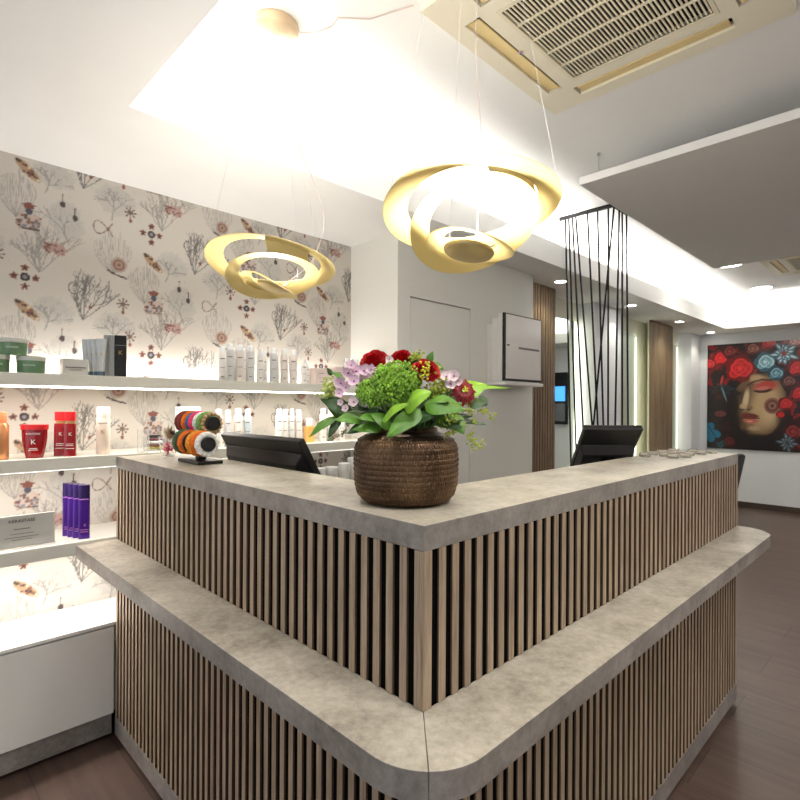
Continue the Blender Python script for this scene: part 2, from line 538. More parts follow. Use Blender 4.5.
def printed_sheet(name, m, origin, du, dv, lu, lv, nu, nv, colfn, thick, tdir):
    """solid slab whose front face is a fine grid carrying a printed colour"""
    U = np.linspace(0, lu, nu); V = np.linspace(0, lv, nv)
    uu, vv = np.meshgrid(U, V)
    co = np.array(origin)[None, :] + uu.ravel()[:, None] * np.array(du)[None, :] + vv.ravel()[:, None] * np.array(dv)[None, :]
    n0 = len(co)
    idx = np.arange(nu * nv).reshape(nv, nu)
    q = np.stack([idx[:-1, :-1].ravel(), idx[:-1, 1:].ravel(), idx[1:, 1:].ravel(), idx[1:, :-1].ravel()], 1)
    corners = [idx[0, 0], idx[0, -1], idx[-1, -1], idx[-1, 0]]
    back = co[corners] + np.array(tdir)[None, :] * thick
    co = np.vstack([co, back])
    b = [n0 + i for i in range(4)]
    faces = q.tolist()
    edge = [list(idx[0, :]), list(idx[:, -1]), list(idx[-1, ::-1]), list(idx[::-1, 0])]
    for k in range(4):
        faces.append([int(i) for i in edge[k][::-1]] + [b[k], b[(k + 1) % 4]])
    faces.append([b[3], b[2], b[1], b[0]])
    me = bpy.data.meshes.new(name)
    me.from_pydata(co.tolist(), [], faces)
    col = np.ones((len(co), 4)); col[:n0, :3] = colfn(uu.ravel(), vv.ravel()); col[n0:, :3] = col[:n0, :3].mean(0)
    at = me.color_attributes.new('print', 'FLOAT_COLOR', 'POINT')
    at.data.foreach_set('color', col.ravel())
    me.materials.append(m); me.update()
    o = bpy.data.objects.new(name, me); COL.objects.link(o)
    return o

cv, TWX, TWZ = wallpaper_tile()
paper = attr_mat('patterned_wallpaper', 0.7)
X0W = -0.2
def wp(u, v):
    i = ((u + X0W) % TWX / cv.res).astype(int) % cv.nx; j = (v % TWZ / cv.res).astype(int) % cv.ny
    return cv.a[j, i]
o = printed_sheet('wall_back', paper, (X0W, W, 0), (1, 0, 0), (0, 0, 1), XC - X0W, HC, 570, 569, wp, 0.12, (0, 1, 0))
tag(o, kind='structure')

# ------------------------------------------------------------------ room shell
struct('floor', MB().box(-1.72, XP + .12, -2.62, 2.75, -.08, 0), floorm)
struct('wall_back.001', MB().box(-1.6, X0W - .001, W, W + .12, 0, HC), white)
struct('wall_left', MB().box(-1.72, -1.6, -2.5, 2.65, 0, 0.35).box(-1.72, -1.6, -2.5, -1.6, .35, 2.9).box(-1.72, -1.6, 1.4, 2.65, .35, 2.9).box(-1.72, -1.6, -1.6, 1.4, 2.15, 2.9), white)
struct('wall_front', MB().box(-1.72, XP + .12, -2.62, -2.5, 0, 2.9), white)
struct('wall_right', MB().box(XP, XP + .12, -2.5, 2.53, 0, 2.9), greywall)
struct('baseboard_right', MB().box(XP - .014, XP - .001, -2.49, 2.27, 0.001, .075), mat('dark_brown_tile_skirting', rgb(74, 62, 54), 0.45, var=.08, scale=(9, 9, 9)), bevel=.002)
# partition behind the reception with its flush door
wc = MB().box(XC, 3.49, YC + .022, 2.65, 0, HC)
wc.box(XC, 2.18, YC, YC + .022, 0, HC).box(2.736, 3.49, YC, YC + .022, 0, HC).box(2.18, 2.736, YC, YC + .022, 1.928, HC)
struct('wall_centre', wc, lam)
struct('door_1', MB().box(2.183, 2.733, YC + .001, YC + .021, 0.004, 1.920), lam, bevel=.0015)
struct('baseboard_back', MB().box(2.74, 3.488, YC - .012, YC - .001, 0.001, .07), white)
# wall with mirrors
struct('wall_niche', MB().box(3.491, XP - .001, 2.40, 2.53, 0, HC), cream)
p = MB().box(3.50, 4.02, 2.262, 2.399, 0.001, HC - .001)
struct('trim_1', p, backing)
p = MB()
x = 3.505
while x < 4.01:
    p.box(x, x + .027, 2.232, 2.2615, 0.001, HC - .001); x += .0405
struct('trim_2', p, slatdark)
struct('trim_3', MB().box(4.76, 5.33, 2.24, 2.399, 0.001, HC - .001), greywall)
struct('trim_4', MB().prism([(6.2, 2.285), (6.92, 2.285), (6.92, 2.399), (6.45, 2.399)][::1], 0.001, HC - .001), cream)
struct('trim_5', MB().box(6.2, 6.92, 2.268, 2.284, 0.001, HC - .001), veneer, bevel=.004)
struct('trim_6', MB().prism([(7.66, 2.28), (XP - .001, 2.28), (XP - .001, 2.399), (7.9, 2.399), (7.52, 2.399)], 0.001, HC - .001), greywall)

# ceilings
m = MB()
m.box(-1.6, OX0, -2.5, W + .12, HC, HC + .02)
m.box(OX0, OX1, OY1, W + .12, HC, HC + .02)
m.box(OX0, OX1, -2.5, OY0, HC, HC + .02)
m.box(OX1, XP, -2.5, W + .12, HC, HC + .02)
t = .02
m.box(OX0 - t, OX1 + t, OY1, OY1 + t, HC + .02, 2.430)
m.box(OX0 - t, OX1 + t, OY0 - t, OY0, HC + .02, 2.430)
m.box(OX0 - t, OX0, OY0, OY1, HC + .02, 2.430)
m.box(OX1, OX1 + t, OY0, OY1, HC + .02, 2.430)
struct('ceiling', m, white)
struct('ceiling.001', MB().box(-1.72, XP + .12, -2.62, W + .12, 2.86, 2.96).box(-1.6, XP, 2.25, 2.28, HC + .02, 2.86).box(.1, .13, -2.5, 2.25, HC + .02, 2.86), white)
RX0, RX1, RY0, RY1 = .727, 7.43, -1.75, 1.719
struct('ceiling.002', MB().box(RX0, RX1, RY0, RY1, RAFT, RAFT + .09), white, bevel=.003)

# unseen shop window added behind the photographer to light the counter front
wf = MB()
for (y0, y1, z0, z1) in ((-1.6, 1.4, .35, .40), (-1.6, 1.4, 2.10, 2.15), (-1.6, -1.55, .40, 2.10), (1.35, 1.4, .40, 2.10), (-.13, -.07, .40, 2.10)):
    wf.box(-1.69, -1.63, y0, y1, z0, z1)
struct('unseen_window_1', wf, blackm)

# ------------------------------------------------------------------ lights
def area(name, loc, rot, sx, sy, power, col=(1, 1, 1), spread=PI):
    l = bpy.data.lights.new(name, 'AREA'); l.shape = 'RECTANGLE'; l.size = sx; l.size_y = sy
    l.energy = power; l.color = col; l.spread = spread
    o = bpy.data.objects.new(name, l); COL.objects.link(o); o.location = loc; o.rotation_euler = rot
    return o
def spot(name, loc, direction, power, ang, blend=0.5, col=(1, .95, .86), r=.03):
    l = bpy.data.lights.new(name, 'SPOT'); l.energy = power; l.spot_size = math.radians(ang); l.spot_blend = blend
    l.color = col; l.shadow_soft_size = r
    o = bpy.data.objects.new(name, l); COL.objects.link(o); o.location = loc
    o.rotation_euler = Vector(direction).to_track_quat('-Z', 'Y').to_euler()
    return o
COVE = 11
area('cove_light', ((OX0 + OX1) / 2, OY1 + .10, 2.388), (PI, 0, 0), OX1 - OX0, .06, COVE * 3.2, (1, .98, .95))
area('cove_light', ((OX0 + OX1) / 2, OY0 - .10, 2.388), (PI, 0, 0), OX1 - OX0, .06, COVE * 2.2, (1, .98, .95))
area('cove_light', (OX0 - .10, (OY0 + OY1) / 2, 2.388), (PI, 0, PI / 2), OY1 - OY0, .06, COVE * 1.7, (1, .98, .95))
area('cove_light', (OX1 + .10, (OY0 + OY1) / 2, 2.388), (PI, 0, PI / 2), OY1 - OY0, .06, COVE * 1.7, (1, .98, .95))
area('added_daylight', (-1.75, -.1, 1.25), (0, -PI / 2, 0), 1.7, 2.9, 3, (.93, .96, 1.0))  # added area light outside the unseen window

# round recessed downlights
def downlight(name, x, y, z, r, label, group, power, ang=110, col=(1, .96, .84)):
    t_ = thing(name, label, 'ceiling light', (x, y, z), group=group)
    MB().lathe([(r, 0), (r * 1.22, -.001), (r * 1.22, -.004), (r, -.006), (r * .96, -.002)], 28, closed=True).build('trim_ring', white, t_, smooth=True)
    MB().lathe([(0, -.0035), (r * .97, -.0035), (r * .97, -.0005), (0, -.0005)], 28).build('diffuser', bulb, t_)
    spot('downlight_beam', (x, y, z - .012), (0, 0, -1), power, ang, .7, col, r * .8)
    return t_
for i, (x, y) in enumerate([(3.787, 2.06), (5.151, 2.067), (6.531, 2.072), (7.75, 2.08)]):
    downlight('recessed_downlight', x, y, HC - .0005, .045,
              ['small round downlight in the lowered ceiling just right of the slatted brown pillar', 'small round downlight seen just right of the black rods',
               'small round downlight in front of the smooth wooden pillar', 'small round downlight nearest the red flower picture'][i],
              'small downlights along the mirror wall', 5, 120, (1, 1, .82))
for i, (x, y) in enumerate([(5.65, 1.36), (7.0, 1.38)]):
    downlight('round_ceiling_light', x, y, RAFT - .0005, .10,
              ['large round ceiling light partly behind the tip of the grey hanging panel', 'large round ceiling light beside the bright cove above the picture'][i],
              'large round lights in the raised ceiling', 14, 150)
# added spots without fixtures, outside the view, to brighten counter and cabinet
for (x, y) in ((.95, -.15), (2.3, -.45), (2.2, -1.3), (3.8, -1.1), (5.5, -1.1)):
    spot('added_fill_spot', (x, y, RAFT - .03), (0, 0, -1), 31, 130, .8, (1, .97, .94), .12)
for (x, y) in ((-.7, -1.2), (-.7, .3), (-.6, 1.5)):
    spot('added_fill_spot', (x, y, HC - .03), (0, 0, -1), 2, 130, .8, (1, .95, .88), .1)
for (x, y, p_) in ((.34, -.7, 13), (.34, .55, 8), (.0, 1.45, 4)):
    spot('added_fill_spot', (x, y, HC - .03), (0, 0, -1), p_, 140, .8, (1, .97, .94), .1)
# fill spot without a fixture over the staff side of the desk
spot('added_fill_spot', (1.55, 1.98, HC - .03), (0, 0, -1), 7, 130, .8, (1, .95, .88), .06)

# ------------------------------------------------------------------ reception counter
ct = thing('reception_counter', 'L-shaped reception counter with vertical wooden slats, concrete-look top and lower ledge', 'reception counter', (A, B, 0))
off = (-A, -B)
def loc_prism(poly, z0, z1):
    return MB().prism([(x - A, y - B) for x, y in poly], z0, z1)
D = .265
def Lpoly(i, d, xe=XE, ys=YS - .001):
    return [(A + i, B + i), (xe, B + i), (xe, B + i + d), (A + i + d, B + i + d), (A + i + d, ys), (A + i, ys)]
shade_edge_bands(loc_prism(Lpoly(0, D), TOP - TT, TOP).build('countertop', conc, ct, bevel=.0012))
loc_prism(Lpoly(.006, .173, XE - .013, YS - .002), LED + .0005, TOP - TT - .0005).build('upper_carcass', backing, ct)
loc_prism(Lpoly(.006, .233, XE - .013, YS - .002), .022, LED - LT - .0005).build('lower_carcass', backing, ct)
loc_prism(Lpoly(.03, .20, XE - .05, YS - .03), .0005, .021).build('recessed_base', backing, ct)
PR, PL, SW = .0365, .0355, .0190
def slats(z0, z1, wing, first=True):
    s = MB()
    if wing == 'right':
        x = A + PR * (1 if first else 0) + .0035
        if first: s.box(0, .0215, 0, .0055, z0, z1)
        while x + SW < XE - .004:
            s.box(x - A, x - A + SW, 0, .0055, z0, z1); x += PR
    else:
        y = B + PL * (1 if first else 0) + .0055
        if first: s.box(0, .0055, .0058, .0235, z0, z1)
        while y + SW < YS - .004:
            s.box(0, .0055, y - B, y - B + SW, z0, z1); y += PL
    return s
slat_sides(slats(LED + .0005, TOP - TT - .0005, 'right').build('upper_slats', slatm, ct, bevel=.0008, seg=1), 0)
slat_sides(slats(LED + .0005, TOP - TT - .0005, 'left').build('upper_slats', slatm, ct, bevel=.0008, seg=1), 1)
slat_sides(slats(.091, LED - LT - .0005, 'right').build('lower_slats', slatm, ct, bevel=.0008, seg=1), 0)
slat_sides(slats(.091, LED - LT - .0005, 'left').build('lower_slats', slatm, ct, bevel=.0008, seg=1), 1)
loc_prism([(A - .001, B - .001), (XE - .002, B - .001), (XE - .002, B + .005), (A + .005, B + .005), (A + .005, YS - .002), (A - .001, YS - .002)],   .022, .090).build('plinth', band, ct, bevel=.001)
MB().box(XE - A - .012, XE - A, 0, .24, .022, LED - LT - .001).build('end_panel', conc, ct)
MB().box(XE - A - .012, XE - A, .0, D - .01, LED + .001, TOP - TT - .001).build('end_panel', slatm, ct)
# ledge: two arms meeting in a mitre at the corner
OXL, OYL, RR, XT = .534, .477, .120, 2.722
arc = [(OXL + RR - RR * math.cos(a), OYL + RR - RR * math.sin(a)) for a in [i * PI / 2 / 20 for i in range(21)]]
mid = arc[10]
g = .0003
inx, iny = A + .004, B + .004
left = [(OXL, YS - .001)] + arc[:10] + [(mid[0] - g, mid[1] + g), (inx - g, iny + g), (inx - g, YS - .001)]
r2 = .125
arc2 = [(XT - r2 + r2 * math.sin(a), OYL + r2 - r2 * math.cos(a)) for a in [i * PI / 2 / 12 for i in range(13)]]
right = [(mid[0] + g, mid[1] - g)] + arc[11:] + arc2 + [(XT, B + .012), (XT - .002, iny), (inx + g, iny - g)]
shade_edge_bands(loc_prism(left, LED - LT, LED).build('ledge', conc, ct, bevel=.0010))
shade_edge_bands(loc_prism(right, LED - LT, LED).build('ledge', conc, ct, bevel=.0010))
# staff-side worktop
loc_prism([(A + .28, B + .28), (XE, B + .28), (XE, B + .78), (A + .85, B + .78), (A + .85, YS - .03), (A + .28, YS - .03)], .735, .765).build('worktop', conc, ct, bevel=.001)
loc_prism([(A + .186, B + .186), (XE - .02, B + .186), (XE - .02, B + .279), (A + .279, B + .279), (A + .279, YS - .03), (A + .186, YS - .03)], .735, .765).build('worktop_apron', conc, ct)
MB().box(XE - A - .03, XE - A - .008, .29, .76, 0.001, .734).build('end_panel', conc, ct)
MB().box(.30, .83, YS - B - .06, YS - B - .035, 0.001, .734).build('end_panel', conc, ct)

# ------------------------------------------------------------------ shelves and low cabinet on the wallpaper wall
def shelf(z0, z1, label, sy=.004):
    t_ = thing('wall_shelf', label, 'shelf', (0, YS, z0), group='white wall shelves')
    MB().box(-1.59, XC - .001, 0.001, W - YS - .001, 0, z1 - z0).build('board', shelfm, t_, bevel=.001)
    if True:
        MB().box(-1.58, XC - .005, sy, sy + .008, -.007, -.0005).build('led_strip', ledm, t_)
    return t_
shelf(1.368, 1.412, 'upper long white wall shelf carrying green jars and white bottles')
shelf(1.062, 1.107, 'middle long white wall shelf level with the counter top', .06)
shelf(.742, .790, 'lowest long white wall shelf carrying purple bottles and a clear sign', .06)
area('shelf_light', (.85, YS + .03, 1.358), (0, 0, 0), 2.2, .02, 3, (1, .95, .9))
area('shelf_light', (.3, YS + .05, 1.052), (0, 0, 0), 1.0, .02, 1.5, (1, .93, .9))
area('shelf_light', (.3, YS + .05, .732), (0, 0, 0), 1.0, .02, 2.2, (1, .95, .92))
area('shelf_light', (.3, W - .03, 1.425), (PI * .92, 0, 0), .9, .015, 1.0, (1, .95, .92))
area('shelf_light', (1.3, W - .03, 1.425), (PI * .92, 0, 0), 1.4, .015, 1.7, (1, .95, .92))
cb_ = thing('base_cabinet', 'low white cabinet under the wall shelves with a grey plinth', 'cabinet', (0, YS, 0))
MB().box(-1.59, 1.2, .024, W - YS - .001, .105, .444).build('body', lam, cb_)
MB().box(-1.59, 1.2, .0, W - YS - .001, .446, .459).build('top_panel', mat('glossy_white_top', rgb(240, 238, 232), .25, var=.01), cb_, bevel=.001)
MB().box(-.30, A - .004, .001, .022, .105, .440).build('drawer_front', lam, cb_, bevel=.001)
MB().box(-1.25, -.304, .001, .022, .105, .440).build('drawer_front', lam, cb_, bevel=.001)
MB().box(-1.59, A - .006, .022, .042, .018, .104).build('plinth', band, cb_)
MB().box(-1.59, A - .02, .05, .25, .0005, .105).build('recessed_base', backing, cb_)

# ------------------------------------------------------------------ products
def pumpbottle(r, h, body, cap, labelm, style):
    t_ = thing('white_bottle', 'x', 'bottle')
    if style == 'spray':
        MB().lathe([(0, 0), (r * .96, 0), (r, .003), (r, h * .80), (r * .8, h * .83), (r * .8, h * .835), (0, h * .835)], 20).build('body', body, t_, smooth=True)
        MB().lathe([(0, h * .835), (r * .72, h * .835), (r * .70, h * .985), (r * .6, h), (0, h)], 20).build('cap', cap, t_, smooth=True)
    elif style == 'pump':
        MB().lathe([(0, 0), (r * .96, 0), (r, .003), (r, h * .70), (r * .85, h * .74), (r * .4, h * .77), (r * .4, h * .80), (0, h * .80)], 20).build('body', body, t_, smooth=True)
        MB().lathe([(0, h * .80), (r * .45, h * .80), (r * .45, h * .86), (r * .18, h * .87), (r * .18, h * .94), (0, h * .94)], 14).box(-r * .9, r * .3, -r * .25, r * .25, h * .94, h).build('cap', cap, t_, smooth=True)
    elif style == 'box':
        MB().box(-r, r, -r, r, 0, h).build('body', body, t_, bevel=.0006)
    b = MB()
    for (z0, z1, wd) in ((.66, .69, .75), (.40, .415, .8), (.13, .16, .4)):
        if style == 'box':
            b.box(-r * wd * .8, r * wd * .8, -r - .0006, -r - .0001, h * z0, h * z1)
            continue
        n = 8
        vs = []; fs = []
        for k in range(n + 1):
            a = -PI / 2 - .45 + (k / n - .5) * 1.5 * wd
            vs += [((r + .0005) * math.cos(a), (r + .0005) * math.sin(a), h * z0 * .95), ((r + .0005) * math.cos(a), (r + .0005) * math.sin(a), h * z1 * .95)]
        for k in range(n): fs.append((2 * k, 2 * k + 2, 2 * k + 3, 2 * k + 1))
        b.add(vs, fs)
    if style != 'box': b.per = 18
    b.build('printed_lines', labelm, t_)
    return t_
pl_white = mat('white_satin_plastic', rgb(232, 228, 222), .35, var=.01)
pl_beige = mat('pale_beige_plastic', rgb(222, 212, 203), .35, var=.01)
pl_grey = mat('pale_grey_plastic', rgb(205, 204, 200), .35, var=.01)
pl_blue = mat('pale_blue_plastic', rgb(188, 200, 204), .3, var=.01)
ink = mat('grey_ink', rgb(125, 118, 112), .6, var=.02)
capw = mat('translucent_white_cap', rgb(240, 240, 240), .2, var=.01)
protos = {}
def bottle(kind, x, y, z, r, h, label, group, body=pl_white, cap=capw, style='spray'):
    key = (kind, r, h, style)
    if key not in protos:
        o_ = pumpbottle(r, h, body, cap, ink, style); protos[key] = o_
    else:
        o_ = copy_tree(protos[key])
    place(o_, (x, y, z), 0, label, group)
    return o_
U, M_, Lw = 1.4125, 1.1075, .7905
gb = 'white bottles on the upper shelf'
up = [(1.170, 2.300, 'a', pl_grey, 'leftmost front bottle of the white row on the upper shelf, pale grey with printed bands'),
      (1.222, 2.305, 'b', pl_beige, 'second front bottle from the left of the white row on the upper shelf, pale beige'),
      (1.276, 2.305, 'a', pl_grey, 'third front bottle from the left of the white row on the upper shelf'),
      (1.406, 2.310, 'a', pl_grey, 'fourth front bottle from the left on the upper shelf, first after the gap'),
      (1.466, 2.310, 'b', pl_beige, 'fifth front bottle from the left of the white row on the upper shelf'),
      (1.520, 2.312, 'b', pl_beige, 'rightmost front bottle of the tall white row on the upper shelf')]
for x, y, k, bm, lb in up:
    bottle('up' + k, x, y, U, .0195, .172, lb, gb, bm, capw, 'spray')
for i, (x, y) in enumerate([(1.170, 2.375), (1.222, 2.38), (1.276, 2.38), (1.365, 2.365), (1.406, 2.405), (1.466, 2.39), (1.345, 2.43)]):
    bottle('upc', x, y, U, .0185, .166,
           ['white bottle standing behind the leftmost grey one on the upper shelf', 'white bottle in the second rank behind the pale beige one on the upper shelf',
            'white bottle in the second rank at the right end of the first cluster', 'plain white bottle just left of the second cluster on the upper shelf',
            'white bottle behind the first grey one of the second cluster', 'white bottle in the second rank of the second cluster, behind the beige one',
            'rearmost white bottle in the gap between the two clusters of the upper shelf'][i], gb, pl_white, capw, 'spray')
for i, (x, y, r, h) in enumerate([(1.60, 2.33, .016, .135), (1.64, 2.36, .016, .12)]):
    bottle('upp%d' % i, x, y, U, r, h, ['small white pump bottle right of the tall white row on the upper shelf', 'smaller white pump bottle beside the pale pink cartons'][i], 'small pump bottles on the upper shelf', pl_white, capw, 'pump')
pinkc = mat('pale_pink_carton', rgb(232, 214, 206), .5, var=.01)
for i, (x, y, r, h) in enumerate([(1.675, 2.31, .03, .085), (1.74, 2.315, .03, .085), (1.80, 2.32, .028, .10)]):
    bottle('pk%d' % i, x, y, U, r, h, ['pale pink carton on the upper shelf, left of the three by the flowers', 'middle pale pink carton on the upper shelf near the flowers', 'taller pale pink carton touching the flowers in the view'][i], 'pale pink cartons on the upper shelf', pinkc, capw, 'box')
for i, (x, y) in enumerate([(1.885, 2.33), (1.929, 2.34), (1.97, 2.35), (2.01, 2.36)]):
    bottle('upr', x, y, U, .014, .155, ['slim white bottle above the pink blossoms, leftmost of four at the shelf end', 'slim white bottle at the shelf end, second of four from the left',
           'slim white bottle at the shelf end, third of four from the left', 'slim white bottle last on the upper shelf beside the red rose'][i], 'slim bottles at the end of the upper shelf', pl_white, capw, 'spray')
# middle shelf, behind the monitor
midl = [(1.125, 2.32, .018, .175, pl_white, 'leftmost slim white bottle on the middle shelf right of the hair ties'),
        (1.171, 2.32, .015, .170, pl_grey, 'thin grey-white bottle second in the row above the left monitor'),
        (1.222, 2.32, .019, .178, pl_beige, 'pale beige bottle third in the row above the left monitor'),
        (1.271, 2.32, .0175, .175, pl_blue, 'pale bluish bottle fourth in the row above the left monitor'),
        (1.445, 2.32, .019, .175, pl_white, 'white bottle at the left of the middle shelf cluster beside the amber one'),
        (1.485, 2.33, .017, .172, pl_white, 'white bottle second in the middle shelf cluster beside the amber one'),
        (1.520, 2.32, .014, .175, pl_grey, 'narrow greyish bottle of the middle shelf cluster'),
        (1.560, 2.32, .018, .170, pl_beige, 'pale beige bottle directly left of the amber bottle'),
        (1.715, 2.32, .019, .178, pl_white, 'white bottle right of the amber bottle, left of the pair'),
        (1.765, 2.32, .019, .178, pl_white, 'white bottle right of the amber bottle, right of the pair'),
        (1.840, 2.32, .019, .178, pl_white, 'white bottle on the middle shelf hidden among the bouquet leaves')]
for i, (x, y, r, h, bm, lb) in enumerate(midl):
    bottle('mid%d' % i, x, y, M_, r, h, lb, 'white bottles on the middle shelf', bm, capw, 'spray')
amb = thing('amber_bottle', 'square amber bottle with a clear cap on the middle shelf left of the bouquet', 'bottle', (1.625, 2.32, M_))
MB().box(-.024, .024, -.02, .02, 0, .085).build('body', mat('amber_liquid', rgb(240, 190, 110), .15, var=.04, coat=.5), amb, bevel=.004)
MB().box(-.013, .013, -.013, .013, .0855, .125).build('cap', capw, amb, bevel=.003)
# lower shelf jars behind the counter
for i, (x, h, r) in enumerate([(1.70, .175, .036), (1.785, .175, .036), (1.87, .19, .032), (1.935, .215, .032)]):
    j = thing('white_tub', ['white tub on the lowest shelf, leftmost beyond the left monitor', 'white tub on the lowest shelf, second beyond the left monitor',
                            'white tub on the lowest shelf, third beyond the left monitor', 'tallest white tub on the lowest shelf just left of the vase'][i], 'tub', (x, 2.33, Lw), group='white tubs on the lowest shelf')
    MB().lathe([(0, 0), (r * .93, 0), (r * .96, h * .8), (0, h * .8)], 24).build('body', pl_white, j, smooth=True)
    MB().lathe([(0, h * .8), (r, h * .8), (r, h - .003), (r - .003, h), (0, h)], 24).build('lid', paperw, j, smooth=True)

# green jars
grn = mat('green_jar_glass', rgb(116, 150, 112), .25, var=.05, scale=(20, 20, 60), coat=.2)
lidm = mat('pale_jar_lid', rgb(214, 214, 202), .35, var=.01)
gj = thing('green_jar', 'green cosmetic jar with pale lid, bottom row, cut by the left edge of the view', 'jar', (.296, 2.30, U), group='green jars on the upper shelf')
MB().lathe([(0, 0), (.040, 0), (.0435, .006), (.0445, .044), (0, .044)], 36).build('body', grn, gj, smooth=True)
MB().lathe([(0, .0445), (.0455, .0445), (.0455, .058), (.043, .060), (0, .060)], 36).build('lid', lidm, gj, smooth=True)
MB().box(-.018, .018, -.0450, -.0430, .024, .030).build('label', mat('pale_green_ink', rgb(170, 190, 160), .5, var=.02), gj)
k = copy_tree(gj); place(k, (.402, 2.295, U), -.3, 'green cosmetic jar with pale lid, bottom row, right-hand one')
k = copy_tree(gj); place(k, (.349, 2.298, U + .0605), -.2, 'green cosmetic jar with pale lid stacked on top of the two others')
# frosted box
fb = thing('small_carton', 'low translucent greyish carton between the green jars and the silver tubes', 'box', (.54, 2.31, U))
MB().box(-.042, .042, -.025, .025, 0, .06).build('body', mat('frosted_carton', rgb(212, 208, 198), .3, var=.03, scale=(30, 30, 30)), fb, bevel=.002)
MB().box(-.034, .034, -.0288, -.0281, .026, .030).box(-.02, .02, -.0288, -.0281, .018, .020).build('printed_lines', ink, fb)
# silver tubes
silver = mat('silver_tube_foil', rgb(196, 200, 200), .3, metal=.5, var=.12, scale=(60, 60, 8))
def tube_mesh():
    def f(u, v):
        a = u * 2 * PI; h = .018 + v * .128
        rx = .012 + .007 * v; ry = .013 * (1 - v) + .0012
        return (rx * math.cos(a), ry * math.sin(a), h)
    return MB().grid(f, 24, 8, True)
st = thing('silver_tube', 'x', 'tube', group='silver hair product tubes on the upper shelf')
tube_mesh().build('body', silver, st, smooth=True)
MB().lathe([(0, 0), (.0125, 0), (.0125, .0178), (0, .0178)], 20).build('cap', mat('blue_grey_cap', rgb(96, 118, 132), .3, metal=.4, var=.02), st, smooth=True)
lettering('lettering', 'K', .014, mat('gold_ink', rgb(196, 160, 84), .35, metal=.6, var=.02), st, face_mat(0, -.0092, .085))
for i, (x, y) in enumerate([(.632, 2.300), (.622, 2.325), (.612, 2.350), (.602, 2.375)]):
    k = st if i == 0 else copy_tree(st)
    place(k, (x, y, U), -.25, ['silver tube standing on its cap, front one beside the black carton', 'silver tube second from the front of the row', 'silver tube third from the front of the row', 'rearmost silver tube, farthest left of the row'][i])
# K cartons
goldink = MATS['gold_ink']
blackc = mat('black_carton', rgb(40, 40, 38), .3, var=.05)
kb = thing('product_carton', 'tall black carton with a gold letter K on the upper shelf', 'carton', (.705, 2.31, U), -.35, group='tall cartons beside the silver tubes')
MB().box(-.021, .021, -.018, .018, 0, .165).build('body', blackc, kb, bevel=.0006)
lettering('lettering', 'K', .024, goldink, kb, face_mat(0, -.0186, .095))
MB().box(-.019, .019, -.0187, -.0181, .124, .1265).build('band', mat('grey_ink_band', rgb(140, 138, 130), .4, var=.02), kb)
silc = mat('silver_carton', rgb(176, 176, 172), .3, metal=.4, var=.05)
for i, (x, y) in enumerate([(.678, 2.325), (.662, 2.338)]):
    q = thing('product_carton', ['slim silver carton touching the black carton', 'slim silver carton farther back beside the tubes'][i], 'carton', (x, y, U), -.35, group='tall cartons beside the silver tubes')
    MB().box(-.009, .009, -.018, .018, 0, .165).build('body', silc, q, bevel=.0006)

# middle shelf left: orange, red, cream
def rounded_box_bottle(w, d, z0, z1, e=4.0, taper=1.0, shoulder=0.0):
    def f(u, v):
        a = u * 2 * PI
        c, s_ = math.cos(a), math.sin(a)
        k = (abs(c) ** e + abs(s_) ** e) ** (-1 / e)
        sc_ = taper + (1 - taper) * v
        if shoulder and v > .85: sc_ *= 1 - shoulder * ((v - .85) / .15) ** 2
        return (w / 2 * sc_ * k * c, d / 2 * sc_ * k * s_, z0 + (z1 - z0) * v)
    b = MB().grid(f, 32, 12, True)
    b.f.append(tuple(range(31, -1, -1))); b.f.append(tuple(11 * 32 + i for i in range(32)))
    return b
orl = mat('copper_bottle', rgb(214, 150, 100), .25, metal=.5, var=.04)
ora = mat('coral_cap', rgb(238, 130, 84), .35, var=.02)
ob = thing('copper_bottle', 'copper coloured bottle with coral cap at the left edge of the middle shelf', 'bottle', (.312, 2.31, M_))
MB().lathe([(0, 0), (.027, 0), (.029, .004), (.029, .118), (.024, .128), (0, .128)], 28).build('body', orl, ob, smooth=True)
MB().lathe([(0, .1285), (.023, .1285), (.023, .162), (.021, .167), (0, .167)], 28).build('cap', ora, ob, smooth=True)
redg = mat('deep_red_plastic', rgb(150, 14, 20), .2, var=.05, coat=.5, scale=(10, 10, 10))
redc = mat('bright_red_plastic', rgb(214, 34, 34), .3, var=.03)
whink = mat('white_ink', rgb(235, 225, 215), .5, var=.01)
rj = thing('red_mask_pot', 'deep red cosmetic pot with bright red lid and pale K on the middle shelf', 'pot', (.415, 2.30, M_), -.35)
def pot(u, v):
    a = u * 2 * PI; c, s_ = math.cos(a), math.sin(a); e = 3
    k = (abs(c) ** e + abs(s_) ** e) ** (-1 / e)
    w_ = .026 + .013 * math.sin(min(v * 1.15, 1) * PI / 2)
    return (w_ * k * c, w_ * .62 * k * s_, .102 * v)
b = MB().grid(pot, 32, 12, True); b.f.append(tuple(range(31, -1, -1))); b.f.append(tuple(11 * 32 + i for i in range(32)))
b.build('body', redg, rj, smooth=True)
rounded_box_bottle(.084, .055, .1023, .120, 3).build('lid', redc, rj, smooth=True)
lettering('lettering', 'KÉRASTASE', .0085, whink, rj, face_mat(0, -.0262, .088))
lettering('lettering', 'K', .024, whink, rj, face_mat(0, -.0258, .058))
MB().box(-.012, .012, -.0262, -.0252, .034, .036).box(-.015, .015, -.0262, -.0252, .029, .031).build('printed_lines', whink, rj)
rb = thing('red_spray_bottle', 'rectangular red bottle with red cap and pale K, front of the two', 'bottle', (.526, 2.295, M_), -.35, group='rectangular red bottles')
rounded_box_bottle(.040, .032, 0, .122, 8, 1, .06).build('body', redg, rb, smooth=True)
rounded_box_bottle(.030, .024, .1223, .132, 6).build('collar', mat('gold_collar', rgb(206, 170, 110), .3, metal=.7, var=.02), rb, smooth=True)
